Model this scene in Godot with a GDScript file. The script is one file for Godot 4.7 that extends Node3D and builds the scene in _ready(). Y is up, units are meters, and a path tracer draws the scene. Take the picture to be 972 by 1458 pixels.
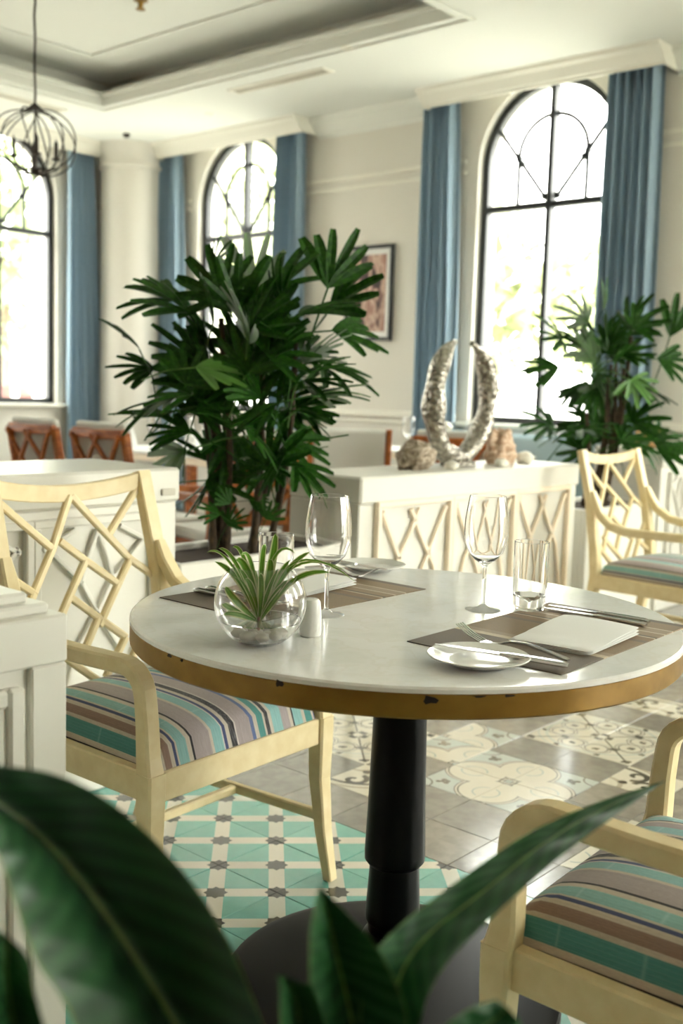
extends Node3D
# Hotel dining room: marble table by the fore, armchairs, consoles, palms, arched windows.
# Axes: x runs along the window wall (wall_north, z = -6.42), z along the far end wall (wall_west, x = -8.33).

const SKY_ENERGY := 4.0
const EXPOSURE := 5.1
const TT := 0.7525          # height of the dining table's top
const TC := Vector3(-1.181, 0.0, -1.548)
const RIGHT := Vector3(0.7523, 0.0, -0.6590)
const TOWARD := Vector3(0.6559, 0.0, 0.7548)
const GX := -1.82           # a corner of the floor tiling
const GZ := -1.878

var M := {}
var rng := RandomNumberGenerator.new()


# ------------------------------------------------------------------ mesh builder
class MB:
	var v := PackedVector3Array()
	var n := PackedVector3Array()
	var t := PackedVector2Array()

	func tri(a: Vector3, b: Vector3, c: Vector3, na: Vector3, nb: Vector3, nc: Vector3, ua := Vector2.ZERO, ub := Vector2.ZERO, uc := Vector2.ZERO) -> void:
		if (c - a).cross(b - a).dot(na + nb + nc) < 0.0:
			v.append_array(PackedVector3Array([a, c, b]))
			n.append_array(PackedVector3Array([na, nc, nb]))
			t.append_array(PackedVector2Array([ua, uc, ub]))
		else:
			v.append_array(PackedVector3Array([a, b, c]))
			n.append_array(PackedVector3Array([na, nb, nc]))
			t.append_array(PackedVector2Array([ua, ub, uc]))

	func flat(a: Vector3, b: Vector3, c: Vector3, out: Vector3, ua := Vector2.ZERO, ub := Vector2.ZERO, uc := Vector2.ZERO) -> void:
		var m := (c - a).cross(b - a)
		if m.length() < 1e-12:
			return
		m = m.normalized()
		if m.dot(out) < 0.0:
			m = -m
		tri(a, b, c, m, m, m, ua, ub, uc)

	func quad(a: Vector3, b: Vector3, c: Vector3, d: Vector3, out: Vector3) -> void:
		flat(a, b, c, out, Vector2(0, 0), Vector2(1, 0), Vector2(1, 1))
		flat(a, c, d, out, Vector2(0, 0), Vector2(1, 1), Vector2(0, 1))

	# a box with chamfered edges, centre c, full size s
	func box(c: Vector3, s: Vector3, bev := 0.0, basis := Basis.IDENTITY) -> void:
		var h := s * 0.5
		var bb: float = min(bev, min(h.x, min(h.y, h.z)) * 0.49)
		var ax := [Vector3(1, 0, 0), Vector3(0, 1, 0), Vector3(0, 0, 1)]
		for k in 3:
			var i: int = (k + 1) % 3
			var j: int = (k + 2) % 3
			for sg in [-1.0, 1.0]:
				var o: Vector3 = ax[k] * (h[k] * sg)
				var p: Vector3 = ax[i] * (h[i] - bb)
				var q: Vector3 = ax[j] * (h[j] - bb)
				var out: Vector3 = basis * (ax[k] * sg)
				quad(c + basis * (o - p - q), c + basis * (o + p - q), c + basis * (o + p + q), c + basis * (o - p + q), out)
		if bb <= 0.0:
			return
		for k in 3:
			var i: int = (k + 1) % 3
			var j: int = (k + 2) % 3
			var l: Vector3 = ax[k] * (h[k] - bb)
			for si in [-1.0, 1.0]:
				for sj in [-1.0, 1.0]:
					var a: Vector3 = ax[i] * (h[i] * si) + ax[j] * ((h[j] - bb) * sj)
					var b: Vector3 = ax[i] * ((h[i] - bb) * si) + ax[j] * (h[j] * sj)
					quad(c + basis * (a - l), c + basis * (a + l), c + basis * (b + l), c + basis * (b - l), basis * (ax[i] * si + ax[j] * sj))
		for sx in [-1.0, 1.0]:
			for sy in [-1.0, 1.0]:
				for sz in [-1.0, 1.0]:
					var e := Vector3(sx, sy, sz)
					flat(c + basis * (e * Vector3(h.x, h.y - bb, h.z - bb)), c + basis * (e * Vector3(h.x - bb, h.y, h.z - bb)), c + basis * (e * Vector3(h.x - bb, h.y - bb, h.z)), basis * e)

	# smooth skin over rows of points; closed: rows are loops; UV u along the row, v along the rows
	func skin(rows: Array, closed := false, hint := Vector3.ZERO, us := PackedFloat32Array(), vs := PackedFloat32Array()) -> void:
		var nr := rows.size()
		var nc: int = rows[0].size()
		var nm := []
		for r in nr:
			var line := PackedVector3Array()
			line.resize(nc)
			nm.append(line)
		var tot := 0.0
		for r in nr:
			var r0: int = max(r - 1, 0)
			var r1: int = min(r + 1, nr - 1)
			var mid := Vector3.ZERO
			for p in rows[r]:
				mid += p
			mid /= nc
			for c in nc:
				var c0: int = (c - 1 + nc) % nc if closed else max(c - 1, 0)
				var c1: int = (c + 1) % nc if closed else min(c + 1, nc - 1)
				var du: Vector3 = rows[r][c1] - rows[r][c0]
				var dv: Vector3 = rows[r1][c] - rows[r0][c]
				var m := du.cross(dv)
				if m.length() < 1e-14:
					if closed:   # a pole
						m = (rows[r0][c] - rows[r1][c])
						var nb: int = 1 if r == 0 else nr - 2
						var cen := Vector3.ZERO
						for p in rows[nb]:
							cen += p
						m = rows[r][c] - cen / nc
						nm[r][c] = m.normalized() * 1e-9
						continue
					m = Vector3.UP * 1e-9
				m = m.normalized()
				nm[r][c] = m
				tot += m.dot(rows[r][c] - mid) if hint == Vector3.ZERO else m.dot(hint)
		var sg := -1.0 if tot < 0.0 else 1.0
		for r in nr:
			for c in nc:
				if nm[r][c].length() < 1e-6:
					nm[r][c] = nm[r][c] * 1e9
				else:
					nm[r][c] = nm[r][c] * sg
		var last := nc if closed else nc - 1
		for r in nr - 1:
			for c in last:
				var d: int = (c + 1) % nc
				var u0: float = us[c] if us.size() else float(c) / last
				var u1: float = us[c + 1] if us.size() > c + 1 else float(c + 1) / last
				var v0: float = vs[r] if vs.size() else float(r) / (nr - 1)
				var v1: float = vs[r + 1] if vs.size() else float(r + 1) / (nr - 1)
				tri(rows[r][c], rows[r][d], rows[r + 1][d], nm[r][c], nm[r][d], nm[r + 1][d], Vector2(u0, v0), Vector2(u1, v0), Vector2(u1, v1))
				tri(rows[r][c], rows[r + 1][d], rows[r + 1][c], nm[r][c], nm[r + 1][d], nm[r + 1][c], Vector2(u0, v0), Vector2(u1, v1), Vector2(u0, v1))

	func cap(loop: PackedVector3Array, out: Vector3) -> void:
		var mid := Vector3.ZERO
		for p in loop:
			mid += p
		mid /= loop.size()
		for i in loop.size():
			flat(mid, loop[i], loop[(i + 1) % loop.size()], out)

	# flat-sided loft of loops
	func loft(rows: Array, caps := true) -> void:
		var nc: int = rows[0].size()
		for r in rows.size() - 1:
			var mid := Vector3.ZERO
			for p in rows[r]:
				mid += p
			for p in rows[r + 1]:
				mid += p
			mid /= 2.0 * nc
			for c in nc:
				var d: int = (c + 1) % nc
				var a: Vector3 = rows[r][c]
				var b: Vector3 = rows[r][d]
				var e: Vector3 = rows[r + 1][d]
				var f: Vector3 = rows[r + 1][c]
				quad(a, b, e, f, (a + b + e + f) * 0.25 - mid)
		if caps:
			var z: int = rows.size() - 1
			cap(rows[0], _mid(rows[0]) - _mid(rows[1]))
			cap(rows[z], _mid(rows[z]) - _mid(rows[z - 1]))

	func _mid(l: PackedVector3Array) -> Vector3:
		var s := Vector3.ZERO
		for p in l:
			s += p
		return s / l.size()

	# a bar of rectangular section (w across, h along "up") with chamfered corners through points
	func bar(pts: Array, w, h, up := Vector3.UP, ch := 0.18) -> void:
		var rows := []
		var k := pts.size()
		for i in k:
			var d: Vector3 = (pts[min(i + 1, k - 1)] - pts[max(i - 1, 0)]).normalized()
			var side := d.cross(up).normalized()
			var upp := side.cross(d).normalized()
			var hw: float = (w[i] if w is Array else w) * 0.5
			var hh: float = (h[i] if h is Array else h) * 0.5
			var c: float = min(hw, hh) * 2.0 * ch
			var loop := PackedVector3Array()
			for q in [[hw, hh - c], [hw - c, hh], [-hw + c, hh], [-hw, hh - c], [-hw, -hh + c], [-hw + c, -hh], [hw - c, -hh], [hw, -hh + c]]:
				loop.append(pts[i] + side * q[0] + upp * q[1])
			rows.append(loop)
		loft(rows)

	# a round tube through points
	func tube(pts: Array, r, sides := 8, caps := true, flatten := 1.0) -> void:
		var rows := []
		var k := pts.size()
		var ref := Vector3.UP
		var d0: Vector3 = (pts[1] - pts[0]).normalized()
		if absf(d0.dot(ref)) > 0.9:
			ref = Vector3(0.3, 0.0, 1.0).normalized()
		for i in k:
			var d: Vector3 = (pts[min(i + 1, k - 1)] - pts[max(i - 1, 0)]).normalized()
			var s := d.cross(ref).normalized()
			var u := s.cross(d).normalized()
			ref = u
			var rr: float = r[i] if r is Array else r
			var loop := PackedVector3Array()
			for a in sides:
				var an := TAU * a / sides
				loop.append(pts[i] + s * (cos(an) * rr) + u * (sin(an) * rr * flatten))
			rows.append(loop)
		skin(rows, true)
		if caps:
			cap(rows[0], pts[0] - pts[1])
			cap(rows[k - 1], pts[k - 1] - pts[k - 2])

	# turned profile [radius, height] about the y axis at c
	func lathe(c: Vector3, prof: Array, seg := 32) -> void:
		# break the profile at sharp corners marked by a repeated point
		var part := []
		for i in prof.size():
			part.append(prof[i])
			var sharp := false
			if i > 0 and i < prof.size() - 1:
				var d0 := Vector2(prof[i][0] - prof[i - 1][0], prof[i][1] - prof[i - 1][1])
				var d1 := Vector2(prof[i + 1][0] - prof[i][0], prof[i + 1][1] - prof[i][1])
				sharp = d0.length() > 1e-7 and d1.length() > 1e-7 and absf(d0.angle_to(d1)) > 0.6
			if sharp:
				_turn(c, part, seg)
				part = [prof[i]]
				continue
			if i == prof.size() - 1 or prof[i] == prof[i + 1]:
				if part.size() > 1:
					_turn(c, part, seg)
				part = []

	func _turn(c: Vector3, prof: Array, seg: int) -> void:
		var k := prof.size()
		var nn := []
		for i in k:
			var d: Vector2 = Vector2(prof[min(i + 1, k - 1)][0] - prof[max(i - 1, 0)][0], prof[min(i + 1, k - 1)][1] - prof[max(i - 1, 0)][1])
			nn.append(Vector2(d.y, -d.x).normalized())
		for i in k - 1:
			for a in seg:
				var a0 := TAU * a / seg
				var a1 := TAU * (a + 1) / seg
				var p := []
				var q := []
				for e in [[i, a0], [i, a1], [i + 1, a1], [i + 1, a0]]:
					var dir := Vector3(cos(e[1]), 0, sin(e[1]))
					p.append(c + dir * prof[e[0]][0] + Vector3.UP * prof[e[0]][1])
					q.append(dir * nn[e[0]].x + Vector3.UP * nn[e[0]].y)
				var u0 := float(a) / seg
				var u1 := float(a + 1) / seg
				if prof[i][0] > 1e-6:
					tri(p[0], p[1], p[2], q[0], q[1], q[2], Vector2(u0, 0), Vector2(u1, 0), Vector2(u1, 1))
				if prof[i + 1][0] > 1e-6:
					tri(p[0], p[2], p[3], q[0], q[2], q[3], Vector2(u0, 0), Vector2(u1, 1), Vector2(u0, 1))
				elif prof[i][0] > 1e-6:
					pass

	func mesh() -> ArrayMesh:
		var am := ArrayMesh.new()
		var arr := []
		arr.resize(Mesh.ARRAY_MAX)
		arr[Mesh.ARRAY_VERTEX] = v
		arr[Mesh.ARRAY_NORMAL] = n
		arr[Mesh.ARRAY_TEX_UV] = t
		am.add_surface_from_arrays(Mesh.PRIMITIVE_TRIANGLES, arr)
		return am


# ------------------------------------------------------------------ nodes
func numbered(parent: Node, called: String) -> String:
	if parent.get_node_or_null(NodePath(called)) == null:
		return called
	var k := 1
	while parent.get_node_or_null(NodePath("%s_%03d" % [called, k])) != null:
		k += 1
	return "%s_%03d" % [called, k]


func tag(o: Node, label: String, category: String, group := "") -> Node:
	o.set_meta("label", label)
	o.set_meta("category", category)
	if group != "":
		o.set_meta("group", group)
	return o


func thing(called: String, label: String, category: String, at := Vector3.ZERO, turn := 0.0, group := "") -> Node3D:
	var o := Node3D.new()
	o.name = numbered(self, called)
	add_child(o, true)
	o.position = at
	o.rotation.y = turn
	tag(o, label, category, group)
	return o


func obj(called: String, shape, mat: Material, parent: Node = self) -> MeshInstance3D:
	var o := MeshInstance3D.new()
	o.mesh = shape.mesh() if shape is MB else shape
	o.material_override = mat
	o.name = numbered(parent, called)
	parent.add_child(o, true)
	return o


func struct(called: String, shape, mat: Material, parent: Node = self) -> MeshInstance3D:
	var o := obj(called, shape, mat, parent)
	if parent == self:
		o.set_meta("kind", "structure")
	return o


func dup(src: Node3D, at: Vector3, turn: float, label: String, group := "") -> Node3D:
	var base: String = RegEx.create_from_string("_\\d{3}$").sub(src.name, "")
	var o: Node3D = src.duplicate()
	o.name = numbered(self, base)
	add_child(o, true)
	o.position = at
	o.rotation = Vector3(0, turn, 0)
	o.set_meta("label", label)
	if group != "":
		o.set_meta("group", group)
	return o


# ------------------------------------------------------------------ materials
func c8(r: int, g: int, b: int) -> Color:
	return Color(r / 255.0, g / 255.0, b / 255.0)


func mat(called: String, col: Color, rough := 0.5, metal := 0.0) -> StandardMaterial3D:
	var m := StandardMaterial3D.new()
	m.resource_name = called
	m.albedo_color = col
	m.roughness = rough
	m.metallic = metal
	M[called] = m
	return m


func noise_tex(freq: float, octaves: int, ramp: Array, size := 256, sd := 1, kind := FastNoiseLite.TYPE_SIMPLEX_SMOOTH) -> NoiseTexture2D:
	var f := FastNoiseLite.new()
	f.noise_type = kind
	f.seed = sd
	f.frequency = freq
	f.fractal_octaves = octaves
	var x := NoiseTexture2D.new()
	x.width = size
	x.height = size
	x.seamless = true
	x.noise = f
	if ramp.size():
		var g := Gradient.new()
		var offs := PackedFloat32Array()
		var cols := PackedColorArray()
		for e in ramp:
			offs.append(e[0])
			cols.append(e[1])
		g.offsets = offs
		g.colors = cols
		x.color_ramp = g
	return x


func tri_tex(m: StandardMaterial3D, tex: Texture2D, scale: Vector3, world := false) -> void:
	m.albedo_texture = tex
	m.uv1_triplanar = true
	m.uv1_world_triplanar = world
	m.uv1_scale = scale


func bump(m: StandardMaterial3D, tex: Texture2D, cm: float) -> void:
	m.heightmap_enabled = true
	m.heightmap_texture = tex
	m.heightmap_scale = cm


func make_materials() -> void:
	var fine := noise_tex(0.08, 4, [], 256, 5)
	var m := mat("wall_paper", c8(226, 222, 211), 0.85)
	m.uv1_triplanar = true
	m.uv1_scale = Vector3(1.6, 1.6, 1.6)
	bump(m, fine, 0.12)
	mat("ceiling_paint", c8(234, 235, 227), 0.9)
	mat("trim_paint", c8(238, 235, 222), 0.5)
	m = mat("white_lacquer", c8(228, 226, 216), 0.35)
	m = mat("lattice_wood", c8(250, 235, 212), 0.5)
	m = mat("grey_panel", c8(205, 200, 185), 0.55)
	m = mat("cream_wood", Color.WHITE, 0.42)
	tri_tex(m, noise_tex(0.02, 4, [[0.2, c8(232, 212, 162)], [0.8, c8(241, 224, 180)]], 256, 3), Vector3(3, 3, 3))
	m.uv1_triplanar = true
	bump(m, fine, 0.01)
	m = mat("brown_wood", Color.WHITE, 0.4)
	tri_tex(m, noise_tex(0.03, 4, [[0.2, c8(140, 74, 28)], [0.8, c8(186, 110, 50)]], 256, 4), Vector3(1, 4, 1))
	m = mat("pad_fabric", c8(214, 214, 205), 0.9)
	m = mat("bench_fabric", c8(160, 180, 185), 0.9)
	m = mat("cloth_white", c8(240, 240, 236), 0.85)
	m.rim_enabled = true
	m.rim = 0.2
	bump(m, noise_tex(0.25, 2, [], 256, 12), 0.02)
	m.uv1_triplanar = true
	m.uv1_scale = Vector3(6, 6, 6)
	m = mat("marble", Color.WHITE, 0.13)
	m.metallic_specular = 0.36
	tri_tex(m, noise_tex(0.012, 5, [[0.0, c8(238, 239, 233)], [0.42, c8(248, 248, 244)], [0.5, c8(243, 242, 236)], [0.56, c8(249, 249, 246)], [1.0, c8(251, 251, 248)]], 512, 8), Vector3(1.3, 1.3, 1.3))
	m = mat("rim_gold", Color.WHITE, 0.36, 0.4)
	tri_tex(m, noise_tex(0.03, 4, [[0.25, c8(136, 102, 36)], [0.75, c8(158, 122, 50)]], 256, 9), Vector3(2, 2, 2))
	mat("chip_dark", c8(38, 26, 20), 0.8)
	m = mat("iron_black", c8(8, 8, 9), 0.3)
	m.metallic_specular = 0.22
	mat("frame_black", c8(28, 33, 34), 0.4)
	mat("bronze_dark", c8(52, 44, 36), 0.45, 0.6)
	mat("steel", c8(214, 214, 214), 0.16, 1.0)
	m = mat("silver_cast", Color.WHITE, 0.27, 0.9)
	tri_tex(m, noise_tex(0.03, 4, [[0.3, c8(120, 114, 104)], [0.7, c8(205, 200, 190)]], 256, 14), Vector3(4, 4, 4))
	bump(m, noise_tex(0.04, 3, [], 256, 15), 1.0)
	m = mat("porcelain", c8(240, 240, 234), 0.12)
	m.clearcoat_enabled = true
	m.clearcoat = 0.4
	m = mat("curtain_blue", Color.WHITE, 0.85)
	tri_tex(m, noise_tex(0.2, 2, [[0.2, c8(144, 168, 186)], [0.8, c8(160, 184, 200)]], 256, 16), Vector3(5, 0.4, 5))
	m.rim_enabled = true
	m.rim = 0.3
	m.backlight_enabled = true
	m.backlight = Color(0.35, 0.35, 0.35)
	m = mat("glass_clear", Color(1, 1, 1, 0.0), 0.0)
	m.refraction_enabled = true
	m.refraction_scale = 0.05
	m = mat("water_clear", Color(1, 1, 1, 0.0), 0.0)
	m.refraction_enabled = true
	m.refraction_scale = 0.033
	m = mat("pane_glass", Color(1, 1, 1, 0.04), 0.0)
	m.transparency = BaseMaterial3D.TRANSPARENCY_ALPHA
	m = mat("pebble", c8(236, 232, 218), 0.45)
	m = mat("soil", c8(58, 42, 30), 0.95)
	m = mat("palm_leaf", Color.WHITE, 0.4)
	m.metallic_specular = 0.32
	tri_tex(m, noise_tex(0.03, 3, [[0.2, c8(25, 60, 14)], [0.8, c8(50, 99, 25)]], 256, 17), Vector3(5, 5, 5))
	m.backlight_enabled = true
	m.backlight = Color(0.3, 0.3, 0.3)
	m = mat("palm_leaf_light", c8(74, 126, 36), 0.4)
	m.backlight_enabled = true
	m.backlight = Color(0.5, 0.5, 0.5)
	m = mat("palm_cane", Color.WHITE, 0.85)
	tri_tex(m, noise_tex(0.06, 4, [[0.2, c8(40, 32, 20)], [0.8, c8(86, 66, 42)]], 256, 18), Vector3(6, 2, 6))
	m = mat("rock_grey", Color.WHITE, 0.85)
	tri_tex(m, noise_tex(0.03, 5, [[0.25, c8(120, 104, 86)], [0.75, c8(205, 192, 172)]], 256, 19), Vector3(6, 6, 6))
	m = mat("rock_tan", Color.WHITE, 0.8)
	tri_tex(m, noise_tex(0.03, 5, [[0.25, c8(168, 132, 104)], [0.75, c8(222, 200, 176)]], 256, 20), Vector3(5, 5, 5))
	m = mat("shell_orange", c8(222, 178, 128), 0.6)
	mat("tree_leaf", c8(172, 180, 132), 0.9)
	mat("tree_leaf_deep", c8(158, 172, 124), 0.9)
	mat("bark", c8(120, 104, 86), 0.9)
	mat("paving", c8(190, 187, 178), 0.9)
	mat("red_wood", c8(104, 62, 56), 0.9)
	mat("grout", c8(150, 146, 136), 0.8)
	# flat prints
	m = mat("tile_teal", Color.WHITE, 0.2)
	tile_gloss(m)
	m.albedo_texture = tile_teal_print(0.0)
	m = mat("tile_teal_deep", c8(238, 244, 244), 0.24)
	tile_gloss(m)
	m.albedo_texture = M["tile_teal"].albedo_texture
	for e in [["tile_grey", 130, 126, 118], ["tile_grey_warm", 141, 135, 125]]:
		m = mat(e[0], Color.WHITE, 0.2)
		tile_gloss(m)
		var col := c8(e[1], e[2], e[3])
		m.albedo_texture = noise_tex(0.012, 5, [[0.2, col.darkened(0.06)], [0.8, col.lightened(0.05)]], 256, e[1])
	for k in 3:
		m = mat(["tile_floral", "tile_rings", "tile_scroll"][k], Color.WHITE, 0.2)
		tile_gloss(m)
		m.albedo_texture = tile_ornate_print(k)
	m = mat("leaf_big", Color.WHITE, 0.45)
	m.metallic_specular = 0.2
	m.albedo_texture = leaf_print(c8(26, 62, 32), c8(50, 94, 54), c8(140, 160, 84))
	m.clearcoat_enabled = true
	m.clearcoat = 0.06
	m.clearcoat_roughness = 0.25
	m.backlight_enabled = true
	m.backlight = Color(0.12, 0.12, 0.12)
	m = mat("leaf_glossy", Color.WHITE, 0.36)
	m.albedo_texture = M["leaf_big"].albedo_texture
	m.clearcoat_enabled = true
	m.clearcoat = 0.3
	m.clearcoat_roughness = 0.3
	m = mat("spider_leaf", Color.WHITE, 0.4)
	m.albedo_texture = spider_print()
	m.backlight_enabled = true
	m.backlight = Color(0.5, 0.5, 0.5)
	m = mat("seat_stripes", Color.WHITE, 0.9)
	m.albedo_texture = stripes_print()
	m.rim_enabled = true
	m.rim = 0.25
	m = mat("mat_stripes", Color.WHITE, 0.65)
	m.albedo_texture = placemat_print()
	m = mat("picture_print", Color.WHITE, 0.6)
	m.albedo_texture = noise_tex(0.008, 3, [[0.25, c8(64, 46, 44)], [0.42, c8(140, 104, 92)], [0.55, c8(206, 178, 158)], [0.8, c8(160, 118, 104)]], 256, 31)


func tile_gloss(m: StandardMaterial3D) -> void:
	m.metallic_specular = 0.6
	m.clearcoat_enabled = true
	m.clearcoat = 0.35
	m.clearcoat_roughness = 0.12


func tile_teal_print(_s: float) -> ImageTexture:
	var w := 256
	var im := Image.create(w, w, false, Image.FORMAT_RGB8)
	var r2 := RandomNumberGenerator.new()
	r2.seed = 7
	var f := FastNoiseLite.new()
	f.frequency = 0.02
	var white := c8(226, 220, 203)
	var dark := c8(58, 57, 55)
	for y in w:
		for x in w:
			var p := Vector2(x + 0.5, y + 0.5) / w - Vector2(0.5, 0.5)
			var q := Vector2(p.x + p.y, p.x - p.y)   # along the bands, in diagonal units: a corner is at 1
			var a: float = absf(q.x)
			var b: float = absf(q.y)
			var col := c8(112, 182, 168).lerp(c8(126, 194, 181), f.get_noise_2d(x, y) * 0.5 + 0.5)
			if min(a, b) < 0.135:
				col = white
			# stars at the middle and the corners
			for c in [Vector2(0, 0), Vector2(1, 0), Vector2(-1, 0), Vector2(0, 1), Vector2(0, -1)]:
				var d: Vector2 = (q - c).abs()
				var sq: float = max(d.x, d.y)
				var di: float = (d.x + d.y) * 0.72
				if min(sq, di) < 0.148 and max(sq, di) < 0.235:
					col = dark
			col = col.darkened(r2.randf() * 0.035)
			im.set_pixel(x, y, col)
	return ImageTexture.create_from_image(im)


func tile_ornate_print(kind: int) -> ImageTexture:
	var w := 224
	var im := Image.create(w, w, false, Image.FORMAT_RGB8)
	var base := c8(218, 212, 194)
	var dark := [c8(70, 68, 64), c8(120, 116, 106), c8(62, 58, 52)][kind] as Color
	var pale := [c8(196, 200, 190), c8(188, 196, 190), c8(182, 172, 152)][kind] as Color
	for y in w:
		for x in w:
			var p := Vector2(x + 0.5, y + 0.5) / w
			if p.x < p.y:
				p = Vector2(p.y, p.x)   # one half mirrors the other across the diagonal
			var col := base
			var r := p.length()
			if kind == 0:
				if absf(r - 0.94) < 0.03 or absf(r - 1.08) < 0.015:
					col = pale
				var diag: float = absf(p.x - p.y) * 0.707
				if diag < 0.013 and r > 0.16 and r < 1.2:
					col = dark
				for e in [[0.44, 0.44, 1.0], [0.86, 0.86, 0.9], [0.63, 0.2, 0.75], [0.12, 0.0, 0.8], [0.9, 0.36, 0.6]]:
					for o in [Vector2(0.0, 0.0), Vector2(0.062, -0.02), Vector2(-0.02, 0.062), Vector2(0.055, 0.055)]:
						if (p - Vector2(e[0], e[1]) - o * e[2]).length() < 0.042 * e[2]:
							col = dark
				var rg: float = (p - Vector2(0.63, 0.22)).length()
				if absf(rg - 0.19) < 0.012 or (absf(rg - 0.245) < 0.008):
					col = dark.lightened(0.2)
			elif kind == 1:
				# lobes on the axes with double outlines, clubs on the diagonal
				var c := (p - Vector2(0.56, 0.0)).length()
				var c2 := (p - Vector2(0.0, 0.56)).length()
				var cm: float = min(c, c2)
				if cm > 0.5:
					col = pale
				if absf(cm - 0.45) < 0.014 or absf(cm - 0.5) < 0.01:
					col = dark
				for o in [Vector2(0.0, 0.0), Vector2(0.075, -0.02), Vector2(-0.02, 0.075), Vector2(0.06, 0.06), Vector2(0.1, 0.1)]:
					if (p - Vector2(0.66, 0.66) - o).length() < 0.042:
						col = dark.darkened(0.25)
				if absf((p - Vector2(1, 1)).length() - 0.24) < 0.014:
					col = dark
				if absf(r - 0.13) < 0.012:
					col = dark
				if absf((p - Vector2(0.62, 0.0)).length() - 0.2) < 0.012 and p.y > 0.05:
					col = pale.darkened(0.12)
			else:
				var c := (p - Vector2(0.62, 0.3)).length()
				var an := atan2(p.y - 0.3, p.x - 0.62)
				if absf(c - 0.12 - 0.03 * an) < 0.042:
					col = dark
				if absf(r - 0.3) < 0.04 or absf(r - 1.0) < 0.03:
					col = pale
				if absf(r - 0.86) < 0.035:
					col = dark
				if (p - Vector2(0.25, 0.25)).length() < 0.07:
					col = dark
			im.set_pixel(x, y, col)
	return ImageTexture.create_from_image(im)


func leaf_print(dark: Color, mid: Color, rib: Color) -> ImageTexture:
	var im := Image.create(128, 256, false, Image.FORMAT_RGB8)
	for y in 256:
		for x in 128:
			var u: float = absf(x - 63.5) / 63.5
			var s := sin((y / 256.0 * 15.0 + u * 1.6) * TAU)
			var col := dark.lerp(mid, 0.42 + 0.34 * s)
			if u < 0.05:
				col = col.lerp(rib, 1.0 - u / 0.05)
			if u > 0.975:
				col = col.lerp(rib, 0.5)
			im.set_pixel(x, y, col)
	return ImageTexture.create_from_image(im)


func spider_print() -> ImageTexture:
	var im := Image.create(64, 8, false, Image.FORMAT_RGB8)
	for x in 64:
		var u: float = absf(x - 31.5) / 31.5
		var col := c8(100, 154, 40) if u < 0.68 else c8(216, 222, 170)
		if u < 0.12:
			col = c8(122, 174, 58)
		for y in 8:
			im.set_pixel(x, y, col)
	return ImageTexture.create_from_image(im)


func stripes_print() -> ImageTexture:
	var pal := {
		"k": c8(52, 50, 52), "w": c8(214, 203, 186), "T": c8(84, 152, 146), "t": c8(158, 132, 118), "n": c8(78, 88, 128),
		"l": c8(150, 200, 198), "g": c8(180, 168, 166), "b": c8(104, 122, 166), "p": c8(224, 216, 208),
	}
	var seq := "k5 w14 T38 w9 t22 w11 n8 w5 l28 w12 k6 g50 w8 l28 p4 n9 w11 k18 p4 g46 b11 w12 T20 w6 k12 w10 l32 g26 w10 k5 l30 w12 T26 w10 n8 w12 t20 w20"
	var total := 0
	var parts := []
	for s in seq.split(" "):
		parts.append([s.substr(0, 1), int(s.substr(1))])
		total += int(s.substr(1))
	var im := Image.create(1024, 128, false, Image.FORMAT_RGB8)
	var r2 := RandomNumberGenerator.new()
	r2.seed = 3
	var at := 0.0
	for e in parts:
		var x0 := int(at / total * 1024.0)
		at += e[1]
		var x1 := int(at / total * 1024.0)
		for x in range(x0, x1):
			var warp := r2.randf() * 0.06
			for y in 128:
				var col: Color = pal[e[0]]
				col = col.darkened(warp + r2.randf() * 0.1)
				if e[0] == "k" and e[1] > 10 and r2.randf() < 0.25:
					col = col.lightened(0.35)
				if (e[0] == "l" or e[0] == "T") and (y % 32 == 7 or (x - x0) % 13 == 6):
					col = col.lightened(0.18)
				im.set_pixel(x, y, col)
	return ImageTexture.create_from_image(im)


func placemat_print() -> ImageTexture:
	var im := Image.create(512, 128, false, Image.FORMAT_RGB8)
	var r2 := RandomNumberGenerator.new()
	r2.seed = 11
	var cols := [c8(112, 98, 80), c8(142, 116, 86), c8(158, 136, 108), c8(128, 112, 94), c8(150, 128, 98), c8(168, 148, 122)]
	var x := 0
	while x < 512:
		var wide := 8 + r2.randi() % 46
		var base: Color = cols[r2.randi() % cols.size()]
		if r2.randf() < 0.42:
			base = c8(214, 198, 170)
			wide = 6
		if x < 70 or x > 450:
			base = c8(112, 99, 82)
		for i in range(x, min(x + wide, 512)):
			for y in 128:
				var k: float = 0.08 * float((i + y) % 2) + r2.randf() * 0.08
				im.set_pixel(i, y, base.darkened(k))
		x += wide
	return ImageTexture.create_from_image(im)


# ------------------------------------------------------------------ main
func _ready() -> void:
	rng.seed = 42
	make_camera_and_light()
	make_materials()
	make_shell()
	make_floor()
	make_outside()
	make_windows_and_curtains()
	make_ceiling_fittings()
	make_consoles()
	make_background_furniture()
	make_table()
	make_chairs()
	make_palms()
	make_tabletop()
	make_near_plant()


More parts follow.
